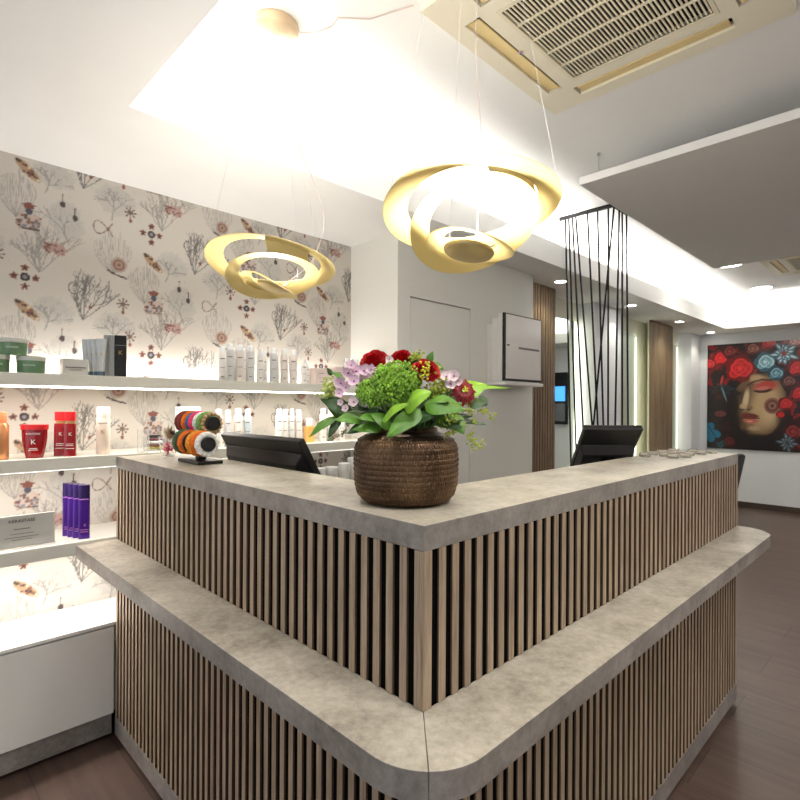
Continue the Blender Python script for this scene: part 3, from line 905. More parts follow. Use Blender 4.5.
rounded_box_bottle(.036, .029, .1323, .166, 8).build('cap', redc, rb, smooth=True)
lettering('lettering', 'K', .018, whink, rb, face_mat(0.002, -.0166, .082))
MB().box(-.012, .012, -.0168, -.0158, .045, .047).box(-.012, .012, -.0168, -.0158, .039, .041).box(-.014, .014, -.0168, -.0158, .028, .030).build('printed_lines', whink, rb)
k = copy_tree(rb); place(k, (.503, 2.336, M_), -.35, 'rectangular red bottle standing half hidden behind the front red one')
cb2 = thing('cream_spray_bottle', 'round cream coloured bottle with gold K at the right of the middle shelf', 'bottle', (.640, 2.30, M_), -.35)
MB().lathe([(0, 0), (.023, 0), (.0245, .003), (.0245, .140), (.0235, .142), (0, .142)], 32).build('body', mat('cream_plastic', rgb(226, 208, 190), .3, var=.01), cb2, smooth=True)
MB().lathe([(0, .1423), (.0233, .1423), (.0233, .182), (.021, .185), (0, .185)], 32).build('cap', mat('cream_cap', rgb(232, 218, 204), .3, var=.01), cb2, smooth=True)
lettering('lettering', 'K', .024, goldink, cb2, face_mat(0, -.0252, .088))
MB().box(-.016, .016, -.0250, -.0232, .120, .123).build('printed_lines', ink, cb2)

# purple bottles and the clear sign on the lowest shelf
pur = mat('violet_metallic_plastic', rgb(74, 26, 140), .22, metal=.45, var=.12, scale=(40, 40, 3), coat=.4)
purc = mat('dark_violet_cap', rgb(44, 20, 84), .25, metal=.3, var=.05, coat=.4)
pkink = mat('pink_ink', rgb(190, 120, 180), .5, var=.02)
pb = thing('purple_bottle', 'x', 'bottle', group='purple bottles on the lowest shelf')
rounded_box_bottle(.038, .026, 0, .155, 5).build('body', pur, pb, smooth=True)
rounded_box_bottle(.038, .026, .1553, .204, 5).build('cap', purc, pb, smooth=True)
lettering('lettering', 'K', .014, pkink, pb, face_mat(0.004, -.0136, .052))
MB().box(-.012, .016, -.0140, -.0130, .034, .036).box(-.012, .014, -.0140, -.0130, .026, .028).box(-.016, .016, -.0140, -.0130, .149, .152).build('printed_lines', pkink, pb)
for i, (x, y) in enumerate([(.573, 2.290), (.562, 2.322), (.552, 2.354), (.542, 2.386)]):
    k = pb if i == 0 else copy_tree(pb)
    place(k, (x, y, Lw), -.35, ['purple bottle at the front of the row on the lowest shelf', 'purple bottle second from the front on the lowest shelf', 'purple bottle third from the front on the lowest shelf', 'rearmost purple bottle, farthest left of the row'][i])
sg = thing('display_sign', 'silvery acrylic display block lettered KÉRASTASE on the lowest shelf', 'sign', (.355, 2.292, Lw))
MB().box(-.19, .122, -.02, .045, 0, .006).build('base', clear, sg, bevel=.001)
MB().box(-.19, .120, -.012, -.004, .0065, .118).build('plate', mat('silver_plate', rgb(206, 205, 198), .3, metal=.3, var=.08, scale=(6, 6, 10)), sg, bevel=.001)
lettering('lettering', 'KÉRASTASE', .0155, mat('dark_ink', rgb(40, 40, 42), .5, var=.02), sg, face_mat(.020, -.0126, .098))
MB().box(-.005, .045, -.0126, -.0121, .068, .071).box(-.015, .055, -.0126, -.0121, .052, .054).box(-.03, .07, -.0126, -.0121, .040, .042).box(-.01, .05, -.0126, -.0121, .031, .033).build('printed_lines', ink, sg)

# things at the left end of the counter
def cup(name, label, loc, r, h, wall=.0015, top=1.1):
    t_ = thing(name, label, 'glass', loc)
    MB().lathe([(0, 0), (r, 0), (r * top, h), (r * top - wall, h), (r - wall, .004), (0, .004)], 28).build('bowl', clear, t_, smooth=True)
    return t_
cup('clear_cup', 'tall empty clear cup at the left end of the counter', (.777, 2.266, M_), .021, .095, top=1.0)
bx_ = thing('clear_box', 'clear box of rolled maroon and yellow hair bands beside the empty cup', 'box', (.850, 2.335, M_))
w_ = MB()
for (x0, x1, y0, y1, z0, z1) in ((-.04, .04, -.03, .03, 0, .003), (-.04, -.038, -.03, .03, .003, .06), (.038, .04, -.03, .03, .003, .06), (-.038, .038, -.03, -.028, .003, .06), (-.038, .038, .028, .03, .003, .06)):
    w_.box(x0, x1, y0, y1, z0, z1)
w_.build('body', clear, bx_)
def torus(R, r, n=28, m=10, M=None, wob=0.0, freq=9):
    def f(u, v):
        a, b_ = u * 2 * PI, v * 2 * PI
        q = r * (1 + wob * math.sin(freq * a) * math.cos(b_ * 2 + a))
        p_ = Vector(((R + q * math.cos(b_)) * math.cos(a), (R + q * math.cos(b_)) * math.sin(a), q * math.sin(b_)))
        return tuple(M @ p_ if M is not None else p_)
    return MB().grid(f, n, m + 1, True)
def hue(name, r, g, b, **k): return mat(name, rgb(r, g, b), k.get('rough', .8), var=.25, scale=(120, 120, 120))
maroon, yell, whitef = hue('maroon_yarn', 110, 36, 44), hue('yellow_yarn', 214, 196, 60), hue('fluffy_white_yarn', 236, 232, 226)
orange, greenf, multi, brownf = hue('orange_yarn', 232, 112, 28), hue('dark_green_yarn', 74, 96, 62), hue('pink_yarn', 224, 60, 104), hue('rust_yarn', 128, 52, 34)
bluef, blk, goldy, limef = hue('blue_yarn', 56, 104, 160), hue('black_yarn', 30, 26, 26), hue('orange_gold_yarn', 236, 148, 40), hue('light_green_yarn', 126, 168, 84)
for i, (z, mm, nm) in enumerate([(.010, yell, 'yellow hair band at the bottom of the clear box'), (.022, maroon, 'maroon hair band above the yellow one in the clear box'), (.034, whitef, 'white hair band in the middle of the clear box'), (.046, maroon, 'maroon hair band near the top of the clear box'), (.058, blk, 'black hair band on top of the clear box')]):
    o = torus(.019, .0058).build('hair_band', mm, None, smooth=True, loc=(.850, 2.335, M_ + z + .0015))
    tag(o, nm, 'hair band', 'hair bands in the clear box')
c2 = cup('clear_cup', 'flared clear cup holding pink petals and a small plant pick', (.824, 2.128, TOP + .0005), .026, .078, top=1.4)
pk = MB()
rr_ = random.Random(3)
for i in range(40):
    a, q = rr_.uniform(0, 6.28), rr_.uniform(0, .019)
    pk.ball((q * math.cos(a), q * math.sin(a), rr_.uniform(.008, .05)), rr_.uniform(.004, .0065), 7, 5, (1, 1, .6))
o = pk.build('pink_petals', mat('pink_petal', rgb(226, 64, 96), .6, var=.3, scale=(90, 90, 90)), None, smooth=True, loc=(.824, 2.128, TOP + .0005)); tag(o, 'bright pink petals filling the flared clear cup', 'petals', kind='stuff')
pp = thing('plant_pick', 'sprig of variegated leaves and dark blooms sticking out of the flared cup', 'plant', (.824, 2.128, TOP + .062))
lf = MB()
for i in range(26):
    a = rr_.uniform(0, 6.28); el = rr_.uniform(.1, 1.3); ln = rr_.uniform(.04, .072)
    d = Vector((math.cos(a) * math.cos(el), math.sin(a) * math.cos(el), math.sin(el)))
    s_ = d.cross(Vector((0, 0, 1))).normalized() * .007
    p0 = d * .004; p1 = d * ln * .5; p2 = d * ln
    lf.add([p0, p1 - s_ + Vector((0, 0, .002)), p2, p1 + s_ + Vector((0, 0, .002))], [(0, 1, 2, 3)])
lf.build('leaves', mat('variegated_leaf', rgb(120, 130, 88), .5, col2=rgb(206, 170, 150), scale=(90, 90, 90)), pp)
dk_ = MB(); dk_.ball((.028, -.02, .022), .011, 10, 8).ball((.012, -.012, .03), .009, 10, 8)
dk_.build('dark_bloom', blk, pp, smooth=True)
wc_ = thing('white_display_card', 'white card box standing on the middle shelf behind the hair ties', 'card', (1.000, 2.36, M_))
MB().box(-.052, .052, -.012, .012, 0, .185).build('body', paperw, wc_, bevel=.001)
MB().box(-.040, .020, -.0128, -.0121, .165, .168).box(-.040, .005, -.0128, -.0121, .158, .160).build('printed_lines', ink, wc_)

# hair tie stand with two black rolls
hs = thing('hair_tie_stand', 'black two-roll display stand full of hair ties on the counter', 'display stand', (.815, 1.82, TOP + .0005))
MB().box(-.045, .045, -.085, .085, 0, .012).build('base', black, hs, bevel=.004)
MB().box(-.014, .014, -.020, .008, .0125, .11).build('post', black, hs, bevel=.002)
RYm = Matrix.Rotation(PI / 2, 4, 'X')
def roll(x, y0, y1, z, r):
    return MB().lathe([(0, 0), (r - .002, 0), (r, .002), (r, y1 - y0 - .002), (r - .002, y1 - y0), (0, y1 - y0)], 32, Matrix.Translation((x, y1, z)) @ RYm)
roll(-.015, -.105, .15, .070, .024).build('roll', black, hs, smooth=True)
roll(.035, -.035, .23, .137, .024).build('roll', black, hs, smooth=True)
def tie(x, y, z, mm, lb, r=.0085, R=.031, wob=.12, name='scrunchie', scale=1.0):
    o = torus(R, r, 36, 12, RYm, wob, 11).build(name, mm, None, smooth=True, loc=(.815 + x, 1.82 + y, TOP + z))
    o.scale = (1, scale, 1)
    tag(o, lb, 'hair tie', 'hair ties on the two-roll stand')
tie(-.015, -.086, .070, whitef, 'fluffy white hair tie at the front of the lower roll', .0105, .032, .2)
tie(-.015, -.054, .070, orange, 'plain orange hair tie just behind the fluffy white one', .011, .033)
tie(-.015, -.018, .070, goldy, 'orange hair tie with gold dots in the middle of the lower roll', .012, .033)
tie(-.015, .022, .070, blk, 'black hair tie in the middle of the lower roll', .008, .030)
tie(-.015, .052, .070, orange, 'wide orange hair tie behind the black one on the lower roll', .011, .033)
tie(-.015, .095, .070, greenf, 'dark green hair tie at the back of the lower roll', .012, .033)
tie(.035, .020, .137, limef, 'light green hair tie on the upper roll next to the beads', .010, .032)
tie(.035, .052, .137, whitef, 'white hair tie on the upper roll', .009, .032)
tie(.035, .082, .137, multi, 'bright pink hair tie on the upper roll', .011, .033)
tie(.035, .112, .137, bluef, 'blue hair tie on the upper roll', .009, .032)
tie(.035, .143, .137, orange, 'orange hair tie near the back of the upper roll', .011, .033)
tie(.035, .178, .137, brownf, 'rust brown hair tie near the back end of the upper roll', .011, .033)
tie(.035, .208, .137, maroon, 'maroon hair tie at the back end of the upper roll', .010, .032)
bd = MB()
for k in range(16):
    a = 2 * PI * k / 16
    bd.ball((.034 * math.cos(a), 0, .034 * math.sin(a)), .0072, 10, 8)
o = bd.build('bead_bracelet', mat('wooden_bead', rgb(196, 160, 118), .5, var=.1, scale=(60, 60, 60)), None, smooth=True, loc=(.850, 1.82 - .018, TOP + .137))
tag(o, 'ring of pale wooden beads around the front end of the upper roll', 'bracelet')

# ------------------------------------------------------------------ screens
def mon(name, label, loc, rz, wd, ht, lean, topz, hz=.36):
    """screen facing local +Y, seen from its back (-Y); loc is on the worktop below the screen's top edge"""
    t_ = thing(name, label, 'monitor', loc, rz)
    M = Matrix.Translation((0, 0, topz)) @ Matrix.Rotation(lean, 4, 'X')    # local z runs up the screen, origin at top edge; leans towards -Y at the top
    MB().box(-wd / 2, wd / 2, 0, .026, -ht, 0, M).build('screen_case', black, t_, bevel=.005)
    MB().box(-wd / 2 + .012, wd / 2 - .012, .0262, .0275, -ht + .02, -.012, M).build('display', mat('dark_screen_glass', rgb(16, 18, 22), .1, var=.02), t_)
    s = MB()
    z0, z1 = -ht * .92, -ht * hz
    x0 = wd * .48; x1 = wd * .44
    vs = [(-x0, -.001, z0), (x0, -.001, z0), (x0, -.001, z1), (-x0, -.001, z1), (-x1, -.045, z0 + .01), (x1, -.045, z0 + .01), (x1, -.03, z1 - .03), (-x1, -.03, z1 - .03)]
    s.add([M @ Vector(v) for v in vs], [(0, 1, 2, 3), (7, 6, 5, 4), (4, 5, 1, 0), (5, 6, 2, 1), (6, 7, 3, 2), (7, 4, 0, 3)])
    s.build('rear_housing', black, t_, bevel=.004)
    v_ = MB()
    for i in range(9):
        x = -wd * .10 + i * wd * .025
        v_.box(x, x + wd * .012, -.0405, -.035, z0 + .05, z0 + .09, M)
    v_.build('vents', backing, t_)
    f = M @ Vector((0, -.03, z0 + .03))
    MB().tube([(0, f.y + .03, .02), (0, f.y + .015, f.z * .5), (0, f.y, f.z)], [.028, .024, .026], 14).build('stand', black, t_, smooth=True)
    MB().box(-wd * .28, wd * .28, f.y - .06, f.y + .13, 0, .018).build('foot', black, t_, bevel=.006)
    return t_
# left: back turned towards -X
mon('desk_monitor', 'black monitor seen from behind at the left wing, leaning back behind the counter edge', (.968, 1.712, .766), -PI / 2, .545, .32, math.radians(29), .420, .14)
mon('desk_monitor', 'black monitor seen from behind at the right wing below the black rods', (2.066, .890, .766), -math.radians(44.7), .232, .235, math.radians(44), .449, .38)

# ------------------------------------------------------------------ vase
VX, VY = .817, .806
def vase_r(z):
    P_ = [(0, .083), (.006, .094), (.02, .105), (.045, .1105), (.09, .112), (.118, .110), (.134, .102), (.143, .088), (.147, .076), (.150, .069), (.158, .067)]
    for (a, ra), (b_, rb_) in zip(P_[:-1], P_[1:]):
        if z <= b_: return ra + (rb_ - ra) * (z - a) / (b_ - a)
    return P_[-1][1]
NU, NV = 672, 118
rows, cells = 13, 112
def vf(u, v):
    z = .158 * v
    r = vase_r(z)
    if .004 < z < .142:
        s = z / .0108
        rw = math.floor(s); fz = s - rw
        cu = u * cells + (rw % 2) * .5 + .12 * math.sin(rw * 2.3)
        fu = cu - math.floor(cu)
        rib = max(0, math.cos((fu - .5) * PI)) ** .9
        row = max(0, math.sin(fz * PI)) ** .35
        r += -.0016 + .0026 * rib * (.35 + .65 * row) * (0.85 + .3 * math.sin(rw * 5.1 + math.floor(cu) * 2.7)) + .0006 * row
    a = u * 2 * PI
    return (r * math.cos(a), r * math.sin(a), z)
vs = MB().grid(vf, NU, NV, True)
n0 = (NV - 1) * NU
base_i = len(vs.v)
vs.v += [(x * .93, y * .93, .1575) for x, y, z in vs.v[n0:n0 + NU]]
vs.v += [(x * .93, y * .93, .02) for x, y, z in vs.v[n0:n0 + NU]]
for kk in range(NU):
    k2 = (kk + 1) % NU
    vs.f.append((n0 + kk, n0 + k2, base_i + k2, base_i + kk))
    vs.f.append((base_i + kk, base_i + k2, base_i + NU + k2, base_i + NU + kk))
vs.f.append(tuple(base_i + NU + i for i in range(NU)))
vs.f.append(tuple(range(NU - 1, -1, -1)))
bronze = mat('hammered_bronze', rgb(122, 95, 68), .33, metal=.8, col2=rgb(72, 54, 40), var=.2, scale=(9, 9, 9))
o = vs.build('vase', bronze, None, smooth=True, loc=(VX, VY, TOP + .0005), angle=180)
tag(o, 'round dark bronze vase with a hammered basket-like texture at the corner of the counter', 'vase')

# ------------------------------------------------------------------ bouquet
RZB = math.radians(-44.7)
bq = thing('flower_bouquet', 'mixed bouquet of red roses, green viburnum, pink blossoms and large leaves in the bronze vase', 'bouquet', (VX, VY, TOP + .001), RZB)
K = .00216
def Lp(u, v, dy=0.0):
    k_ = K * (1 + dy / 1.147)
    return Vector(((u - 406.5) * k_, dy, .2066 - (v - 404.8) * k_))
leaf_mid = mat('leaf_green', rgb(84, 128, 40), .42, var=.25, scale=(30, 30, 30))
leaf_hi = mat('bright_leaf_green', rgb(140, 186, 58), .42, var=.15, scale=(30, 30, 30))
leaf_dk = mat('dark_leaf_green', rgb(48, 78, 34), .45, var=.2, scale=(30, 30, 30))
stemm = mat('stem_green', rgb(88, 124, 52), .5, var=.1, scale=(40, 40, 40))
def leaf(base, tip, wd, m_, sag=.25, tilt=0.0, fold=.18, shape=1.0, face=None):
    base, tip = Vector(base), Vector(tip)
    ax = tip - base; ln = ax.length
    n = Vector(face if face else (0, -.75, .65))
    side = ax.cross(n).normalized(); nn = side.cross(ax).normalized()
    side = (side * math.cos(tilt) + nn * math.sin(tilt)); nn = side.cross(ax).normalized()
    def f(u, v):
        t = v; s = (u - .5) * 2
        prof = (math.sin(PI * min(1, t ** .75 * 1.0)) ** .8) * (1 - .25 * t) if shape == 1 else math.sin(PI * t ** .6) ** .7
        w = wd / 2 * max(prof, .0) * s
        p_ = base + ax * t + side * w + nn * (abs(s) * -fold * wd * prof * .5 + sag * ln * .5 * math.sin(PI * t) + .012 * ln * math.sin(9 * t + 3 * s))
        return p_
    b_ = MB().grid(f, 9, 15)
    o_ = b_.build('leaf', m_, bq, smooth=True, angle=180)
    return o_
def cross_m(n):
    n = Vector(n).normalized()
    return n.to_track_quat('Z', 'Y').to_matrix().to_4x4()
# (base u,v,dy) (tip u,v,dy) width px, material
LV = [((392, 427, -.07), (370, 414, -.085), 18, leaf_mid, .25), ((424, 426, -.06), (404, 413, -.085), 20, leaf_dk, .25), ((436, 424, -.05), (446, 408, -.08), 18, leaf_mid, .25), ((385, 426, -.05), (398, 412, -.06), 20, leaf_dk, .2), ((366, 424, -.05), (378, 408, -.06), 18, leaf_dk, .2),
      ((336, 417, -.03), (309, 438, -.05), 11, leaf_mid, .25), ((340, 418, -.02), (328, 441, -.05), 10, leaf_dk, .2),
      ((362, 420, -.05), (335, 421, -.09), 17, leaf_mid, .3), ((379, 420, -.06), (358, 419, -.10), 15, leaf_mid, .3),
      ((352, 414, -.03), (320, 399, -.02), 20, leaf_dk, .3), ((345, 420, -.02), (326, 404, .0), 13, leaf_mid, .3),
      ((404, 408, -.09), (431, 392, -.13), 27, leaf_hi, .3), ((382, 421, -.08), (409, 403, -.13), 15, leaf_hi, .25),
      ((424, 404, -.08), (465, 410, -.10), 28, leaf_mid, .3), ((420, 409, -.09), (386, 438, -.13), 22, leaf_mid, .15),
      ((400, 424, -.08), (437, 414, -.10), 20, leaf_dk, .2), ((460, 393, 0), (487, 384, .02), 25, leaf_hi, .25),
      ((470, 388, .05), (510, 388, .08), 6, leaf_hi, .1), ((468, 404, -.02), (488, 403, -.02), 16, leaf_dk, .25),
      ((450, 414, -.05), (464, 434, -.07), 20, leaf_mid, .2), ((402, 376, .02), (420, 352, .03), 20, leaf_dk, .3),
      ((428, 364, .03), (433, 351, .03), 9, leaf_mid, .2), ((372, 424, -.06), (347, 434, -.08), 15, leaf_dk, .25),
      ((382, 428, -.07), (352, 430, -.085), 14, leaf_mid, .2), ((440, 420, -.06), (462, 428, -.08), 16, leaf_dk, .2),
      ((480, 396, .0), (487, 406, -.01), 12, leaf_dk, .2), ((332, 376, 0), (327, 368, 0), 6, leaf_dk, .2),
      ((345, 380, 0), (330, 372, 0), 7, leaf_mid, .2), ((352, 370, 0), (346, 362, 0), 6, leaf_mid, .2),
      ((432, 362, .0), (444, 370, .0), 8, leaf_mid, .2)]
for b_, t_, w_, m_, sg_ in LV:
    leaf(Lp(*b_), Lp(*t_), w_ * K, m_, sg_ * .8)
rl = random.Random(5)
for i in range(60):
    a = rl.uniform(0, 2 * PI); e = rl.uniform(-.12, 1.0); r0 = rl.uniform(.03, .07); r1 = rl.uniform(.11, .165)
    d = Vector((math.cos(a) * math.cos(e) * 1.1, math.sin(a) * math.cos(e) * .9, math.sin(e) * .62))
    if d.y < -.3 and e > .45: continue
    b_ = Vector((0, 0, .165)) + d * r0; t_ = Vector((0, 0, .175)) + d * r1
    leaf(b_, t_, rl.uniform(.035, .055), rl.choice((leaf_dk, leaf_mid, leaf_dk, leaf_dk)), .2, rl.uniform(-.4, .4), face=(d.x * .5, -.4, 1))
# stems
for i in range(12):
    a = 2 * PI * i / 12
    MB().tube([(.03 * math.cos(a), .03 * math.sin(a), .023), (.045 * math.cos(a + .3), .045 * math.sin(a + .3), .14), (.09 * math.cos(a), .07 * math.sin(a), .20), (.10 * math.cos(a), .09 * math.sin(a), .235)], .0022, 6).build('stem', stemm, bq, smooth=True)
def rose(c, R, n, m_, seed):
    r_ = random.Random(seed); M = Matrix.Translation(c) @ cross_m(n)
    b_ = MB()
    for ring, (cnt, rad, hgt) in enumerate([(2, .16, .80), (3, .32, .78), (4, .50, .68), (5, .70, .52), (6, .90, .30), (6, 1.04, .06)]):
        for k_ in range(cnt):
            a0 = 2 * PI * k_ / cnt + ring * .9 + r_.uniform(-.25, .25)
            sp = PI / cnt * 1.25
            hh = hgt * r_.uniform(.88, 1.12); lip = r_.uniform(.08, .22); ph = r_.uniform(0, 6)
            def f(u, v, a0=a0, sp=sp, rad=rad, hh=hh, lip=lip, ph=ph):
                s = (u - .5) * 2
                a = a0 + s * sp * (.35 + .65 * math.sin(min(1, v * 1.25) * PI * .5))
                rr2 = R * rad * (.25 + .75 * math.sin(v * PI / 2)) * (1 + .06 * math.sin(3 * s + ph)) + R * lip * max(0, v - .7) * 2
                z = -R * .45 + R * (hh + .45) * v * (1 - .13 * s * s) - R * lip * 2.2 * max(0, v - .8)
                return M @ Vector((rr2 * math.cos(a), rr2 * math.sin(a), z))
            b_.grid(f, 9, 9)
    b_.ball(tuple(M @ Vector((0, 0, R * .05))), R * .2, 10, 8)
    return b_.build('rose', m_, bq, smooth=True, angle=180)
redp = mat('red_petal', rgb(186, 10, 22), .5, var=.15, scale=(60, 60, 60))
redd = mat('dark_red_petal', rgb(128, 8, 20), .5, var=.2, scale=(60, 60, 60))
rose(Lp(374, 361, .02), 13 * K, (-.25, -.6, .75), redp, 1)
rose(Lp(402, 359, .03), 11.5 * K, (.0, -.5, .85), redp, 2)
rose(Lp(425, 371, -.04), 13 * K, (.1, -.65, .7), redp, 3)
ye = mat('yellow_green_bud', rgb(196, 190, 50), .5, var=.15, scale=(80, 80, 80))
b_ = MB()
for i in range(26):
    b_.ball(tuple(Lp(424.5 + rl.uniform(-5, 4), 371 + rl.uniform(-9, 9), -.075 + rl.uniform(-.004, .004))), .0028, 6, 5)
b_.build('flower_buds', ye, bq, smooth=True)
# dark red daisy-like flower
def daisy(c, R, n, m_, rings=2, cnt=11):
    M = Matrix.Translation(c) @ cross_m(n); b_ = MB()
    for g_ in range(rings):
        for k_ in range(cnt):
            a = 2 * PI * (k_ + .5 * g_) / cnt; ln = R * (1 - .22 * g_)
            def f(u, v):
                s = (u - .5) * 2
                w = R * .15 * math.sin(PI * min(.97, v * .8 + .15)) ** .7
                r_ = .12 * R + ln * .88 * v
                return M @ Vector((r_ * math.cos(a) - s * w * math.sin(a), r_ * math.sin(a) + s * w * math.cos(a), .004 * g_ + R * .18 * math.sin(v * 2.2) - R * .25 * v * v - abs(s) * .001))
            b_.grid(f, 4, 6)
    return b_.build('daisy_flower', m_, bq, smooth=True, angle=180), M
o, M = daisy(Lp(463, 391, -.03), 15.5 * K, (.35, -.85, .35), redd)
b_ = MB()
for i in range(22):
    a = rl.uniform(0, 6.28); r_ = rl.uniform(0, .007)
    b_.ball(tuple(M @ Vector((r_ * math.cos(a), r_ * math.sin(a), .010))), .0016, 6, 4)
b_.build('stamens', ye, o, smooth=True)
# viburnum balls
vib = mat('viburnum_green', rgb(136, 178, 56), .5, var=.4, scale=(70, 70, 70))
def viburnum(c, R, seed, n, m_=vib, sq=(1, .85, .85), sz=.0036):
    r_ = random.Random(seed); b_ = MB()
    for i in range(n):
        z = 1 - 2 * (i + .5) / n; a = i * 2.39996
        s = math.sqrt(1 - z * z)
        rr2 = R * (1 + .10 * math.sin(5 * a + 3 * z) + r_.uniform(-.16, .16))
        p_ = Vector(c) + Vector((rr2 * s * math.cos(a) * sq[0], rr2 * s * math.sin(a) * sq[1], rr2 * z * sq[2]))
        if p_.y > c[1] + R * .5: continue
        b_.ball(tuple(p_), sz * r_.uniform(.7, 1.2), 5, 4)
    b_.ball(c, R * .80, 14, 10, sq)
    return b_.build('viburnum_flower', m_, bq, smooth=True)
viburnum(Lp(395, 383, -.06), 21 * K, 1, 620)
viburnum(Lp(373, 393, -.055), 14 * K, 2, 320)
viburnum(Lp(403, 396, -.05), 15 * K, 3, 300)
ygm = mat('lime_yellow_buds', rgb(170, 182, 62), .5, var=.25, scale=(80, 80, 80))
def spray(c, rx, rz, n, m_, seed, sz=.0030):
    r_ = random.Random(seed); b_ = MB(); c = Vector(c)
    for i in range(n):
        p_ = c + Vector((r_.gauss(0, rx * .5), r_.gauss(0, .012), r_.gauss(0, rz * .5)))
        b_.ball(tuple(p_), sz * r_.uniform(.6, 1.2), 6, 4)
        if i % 4 == 0: b_.tube([c + Vector((0, .01, -rz * .8)), p_], .0006, 4)
    return b_.build('bud_spray', m_, bq, smooth=True)
spray(Lp(440, 385, -.04), 13 * K, 12 * K, 90, ygm, 1)
spray(Lp(432, 392, -.05), 10 * K, 6 * K, 50, ygm, 2)
spray(Lp(417, 356, .0), 7 * K, 4 * K, 34, ygm, 3)
spray(Lp(328, 392, -.01), 10 * K, 10 * K, 90, mat('pale_green_blossom', rgb(184, 196, 110), .5, var=.2, scale=(80, 80, 80)), 4, .0038)
spray(Lp(452, 420, -.07), 10 * K, 9 * K, 50, ygm, 5, .0024)
# pink blossoms
pinkp = mat('pale_pink_petal', rgb(222, 188, 204), .55, var=.12, scale=(90, 90, 90))
pinkl = mat('blush_petal', rgb(234, 212, 214), .55, var=.08, scale=(90, 90, 90))
pctr = mat('mauve_flower_centre', rgb(160, 96, 130), .6, var=.1)
def blossom(c, R, n, m_):
    M = Matrix.Translation(c) @ cross_m(n); b_ = MB()
    for k_ in range(5):
        a = 2 * PI * k_ / 5
        def f(u, v):
            s = (u - .5) * 2
            w = R * .62 * math.sin(PI * min(.93, v * .8 + .12))
            r_ = R * v
            return M @ Vector((r_ * math.cos(a) - s * w * math.sin(a), r_ * math.sin(a) + s * w * math.cos(a), R * .45 * v * v + .15 * R * s * s))
        b_.grid(f, 5, 5)
    o_ = b_.build('pink_blossom', m_, bq, smooth=True, angle=180)
    MB().ball(tuple(M @ Vector((0, 0, R * .12))), R * .16, 8, 6).build('flower_centre', pctr, o_, smooth=True)
for (u, v, r_, m_) in [(341, 384, 6, pinkp), (348, 374, 6, pinkp), (354, 382, 6, pinkp), (346, 388, 5, pinkp), (356, 372, 6, pinkp), (365, 380, 6, pinkp), (364, 371, 6, pinkp),
                       (371, 370, 5, pinkp), (351, 366, 5, pinkp), (373, 378, 5, pinkp), (354, 403, 5.5, pinkl), (363.5, 404, 5.5, pinkl), (339, 394, 4.5, pinkp), (346, 409, 4, pinkl), (341, 403, 3.5, pinkl),
                       (446, 377, 6, pinkl), (454, 376, 6, pinkl), (450, 384, 6, pinkl), (458, 381, 5, pinkl), (443, 385, 5, pinkl), (389, 360, 4, pinkl)]:
    blossom(Lp(u, v, -.045 + rl.uniform(-.012, .012)), r_ * K, (rl.uniform(-.4, .2), -.9, rl.uniform(.1, .5)), m_)
# trailing sprigs
def sprig(pts, n, m_, seed, sz=.0028, sp=.009):
    r_ = random.Random(seed); P_ = [Lp(*p_) for p_ in pts]
    b_ = MB().tube(P_, .0008, 5)
    for i in range(n):
        t = r_.uniform(0, len(P_) - 1.001); k_ = int(t); p_ = P_[k_].lerp(P_[k_ + 1], t - k_)
        b_.ball(tuple(p_ + Vector((r_.gauss(0, sp * .6), r_.gauss(0, sp * .5), r_.gauss(0, sp * .5)))), sz * r_.uniform(.6, 1.3), 6, 4)
    return b_.build('trailing_sprig', m_, bq, smooth=True)
sprig([(462, 412, -.02), (474, 407, -.02), (486, 410, -.02), (492, 417, -.02)], 26, ygm, 1)
sprig([(466, 408, -.03), (476, 420, -.03), (470, 434, -.03), (473, 445, -.03), (484, 444, -.03)], 46, ygm, 2)
sprig([(446, 416, -.05), (454, 428, -.06), (449, 436, -.06)], 34, ygm, 3)
sprig([(349, 425, -.04), (343, 434, -.05), (335, 438, -.06), (329, 439, -.06)], 26, mat('variegated_sprig', rgb(206, 204, 160), .5, col2=rgb(56, 62, 40), scale=(160, 160, 160)), 4, .0032, .005)

# ------------------------------------------------------------------ glass dishes on the right wing
dish_m = mat('frosted_clear_dish', rgb(232, 228, 220), .08, trans=.75, ior=1.3)
dp = thing('glass_dish', 'x', 'dish', group='little clear glass dishes at the end of the right wing')
MB().lathe([(0, 0), (.021, 0), (.023, .004), (.023, .015), (.0205, .015), (.019, .006), (0, .006)], 20).build('bowl', dish_m, dp, smooth=True)
MB().lathe([(0, .0065), (.016, .0065), (.017, .010), (0, .011)], 14).build('contents', mat('pale_dish_contents', rgb(200, 188, 172), .6, var=.3, scale=(150, 150, 150)), dp, smooth=True)
dl = ['front row, nearest the camera', 'front row, second from the left', 'front row, third from the left', 'front row, fourth from the left', 'front row, right-hand one near the counter end',
      'middle row, left-hand one', 'middle row, second from the left', 'middle row, third from the left', 'middle row, right-hand one',
      'back row, leftmost and closest to the right monitor', 'back row, second from the left', 'back row, third from the left', 'back row, right-hand one']
dpos = [(2.26, .74), (2.33, .715), (2.44, .735), (2.53, .715), (2.63, .70), (2.31, .785), (2.40, .785), (2.50, .78), (2.60, .765), (2.23, .835), (2.34, .845), (2.45, .845), (2.57, .835)]
for i, (x, y) in enumerate(dpos):
    k = dp if i == 0 else copy_tree(dp)
    place(k, (x, y, TOP + .0005), i * .5, 'small glass dish on the right wing, ' + dl[i])

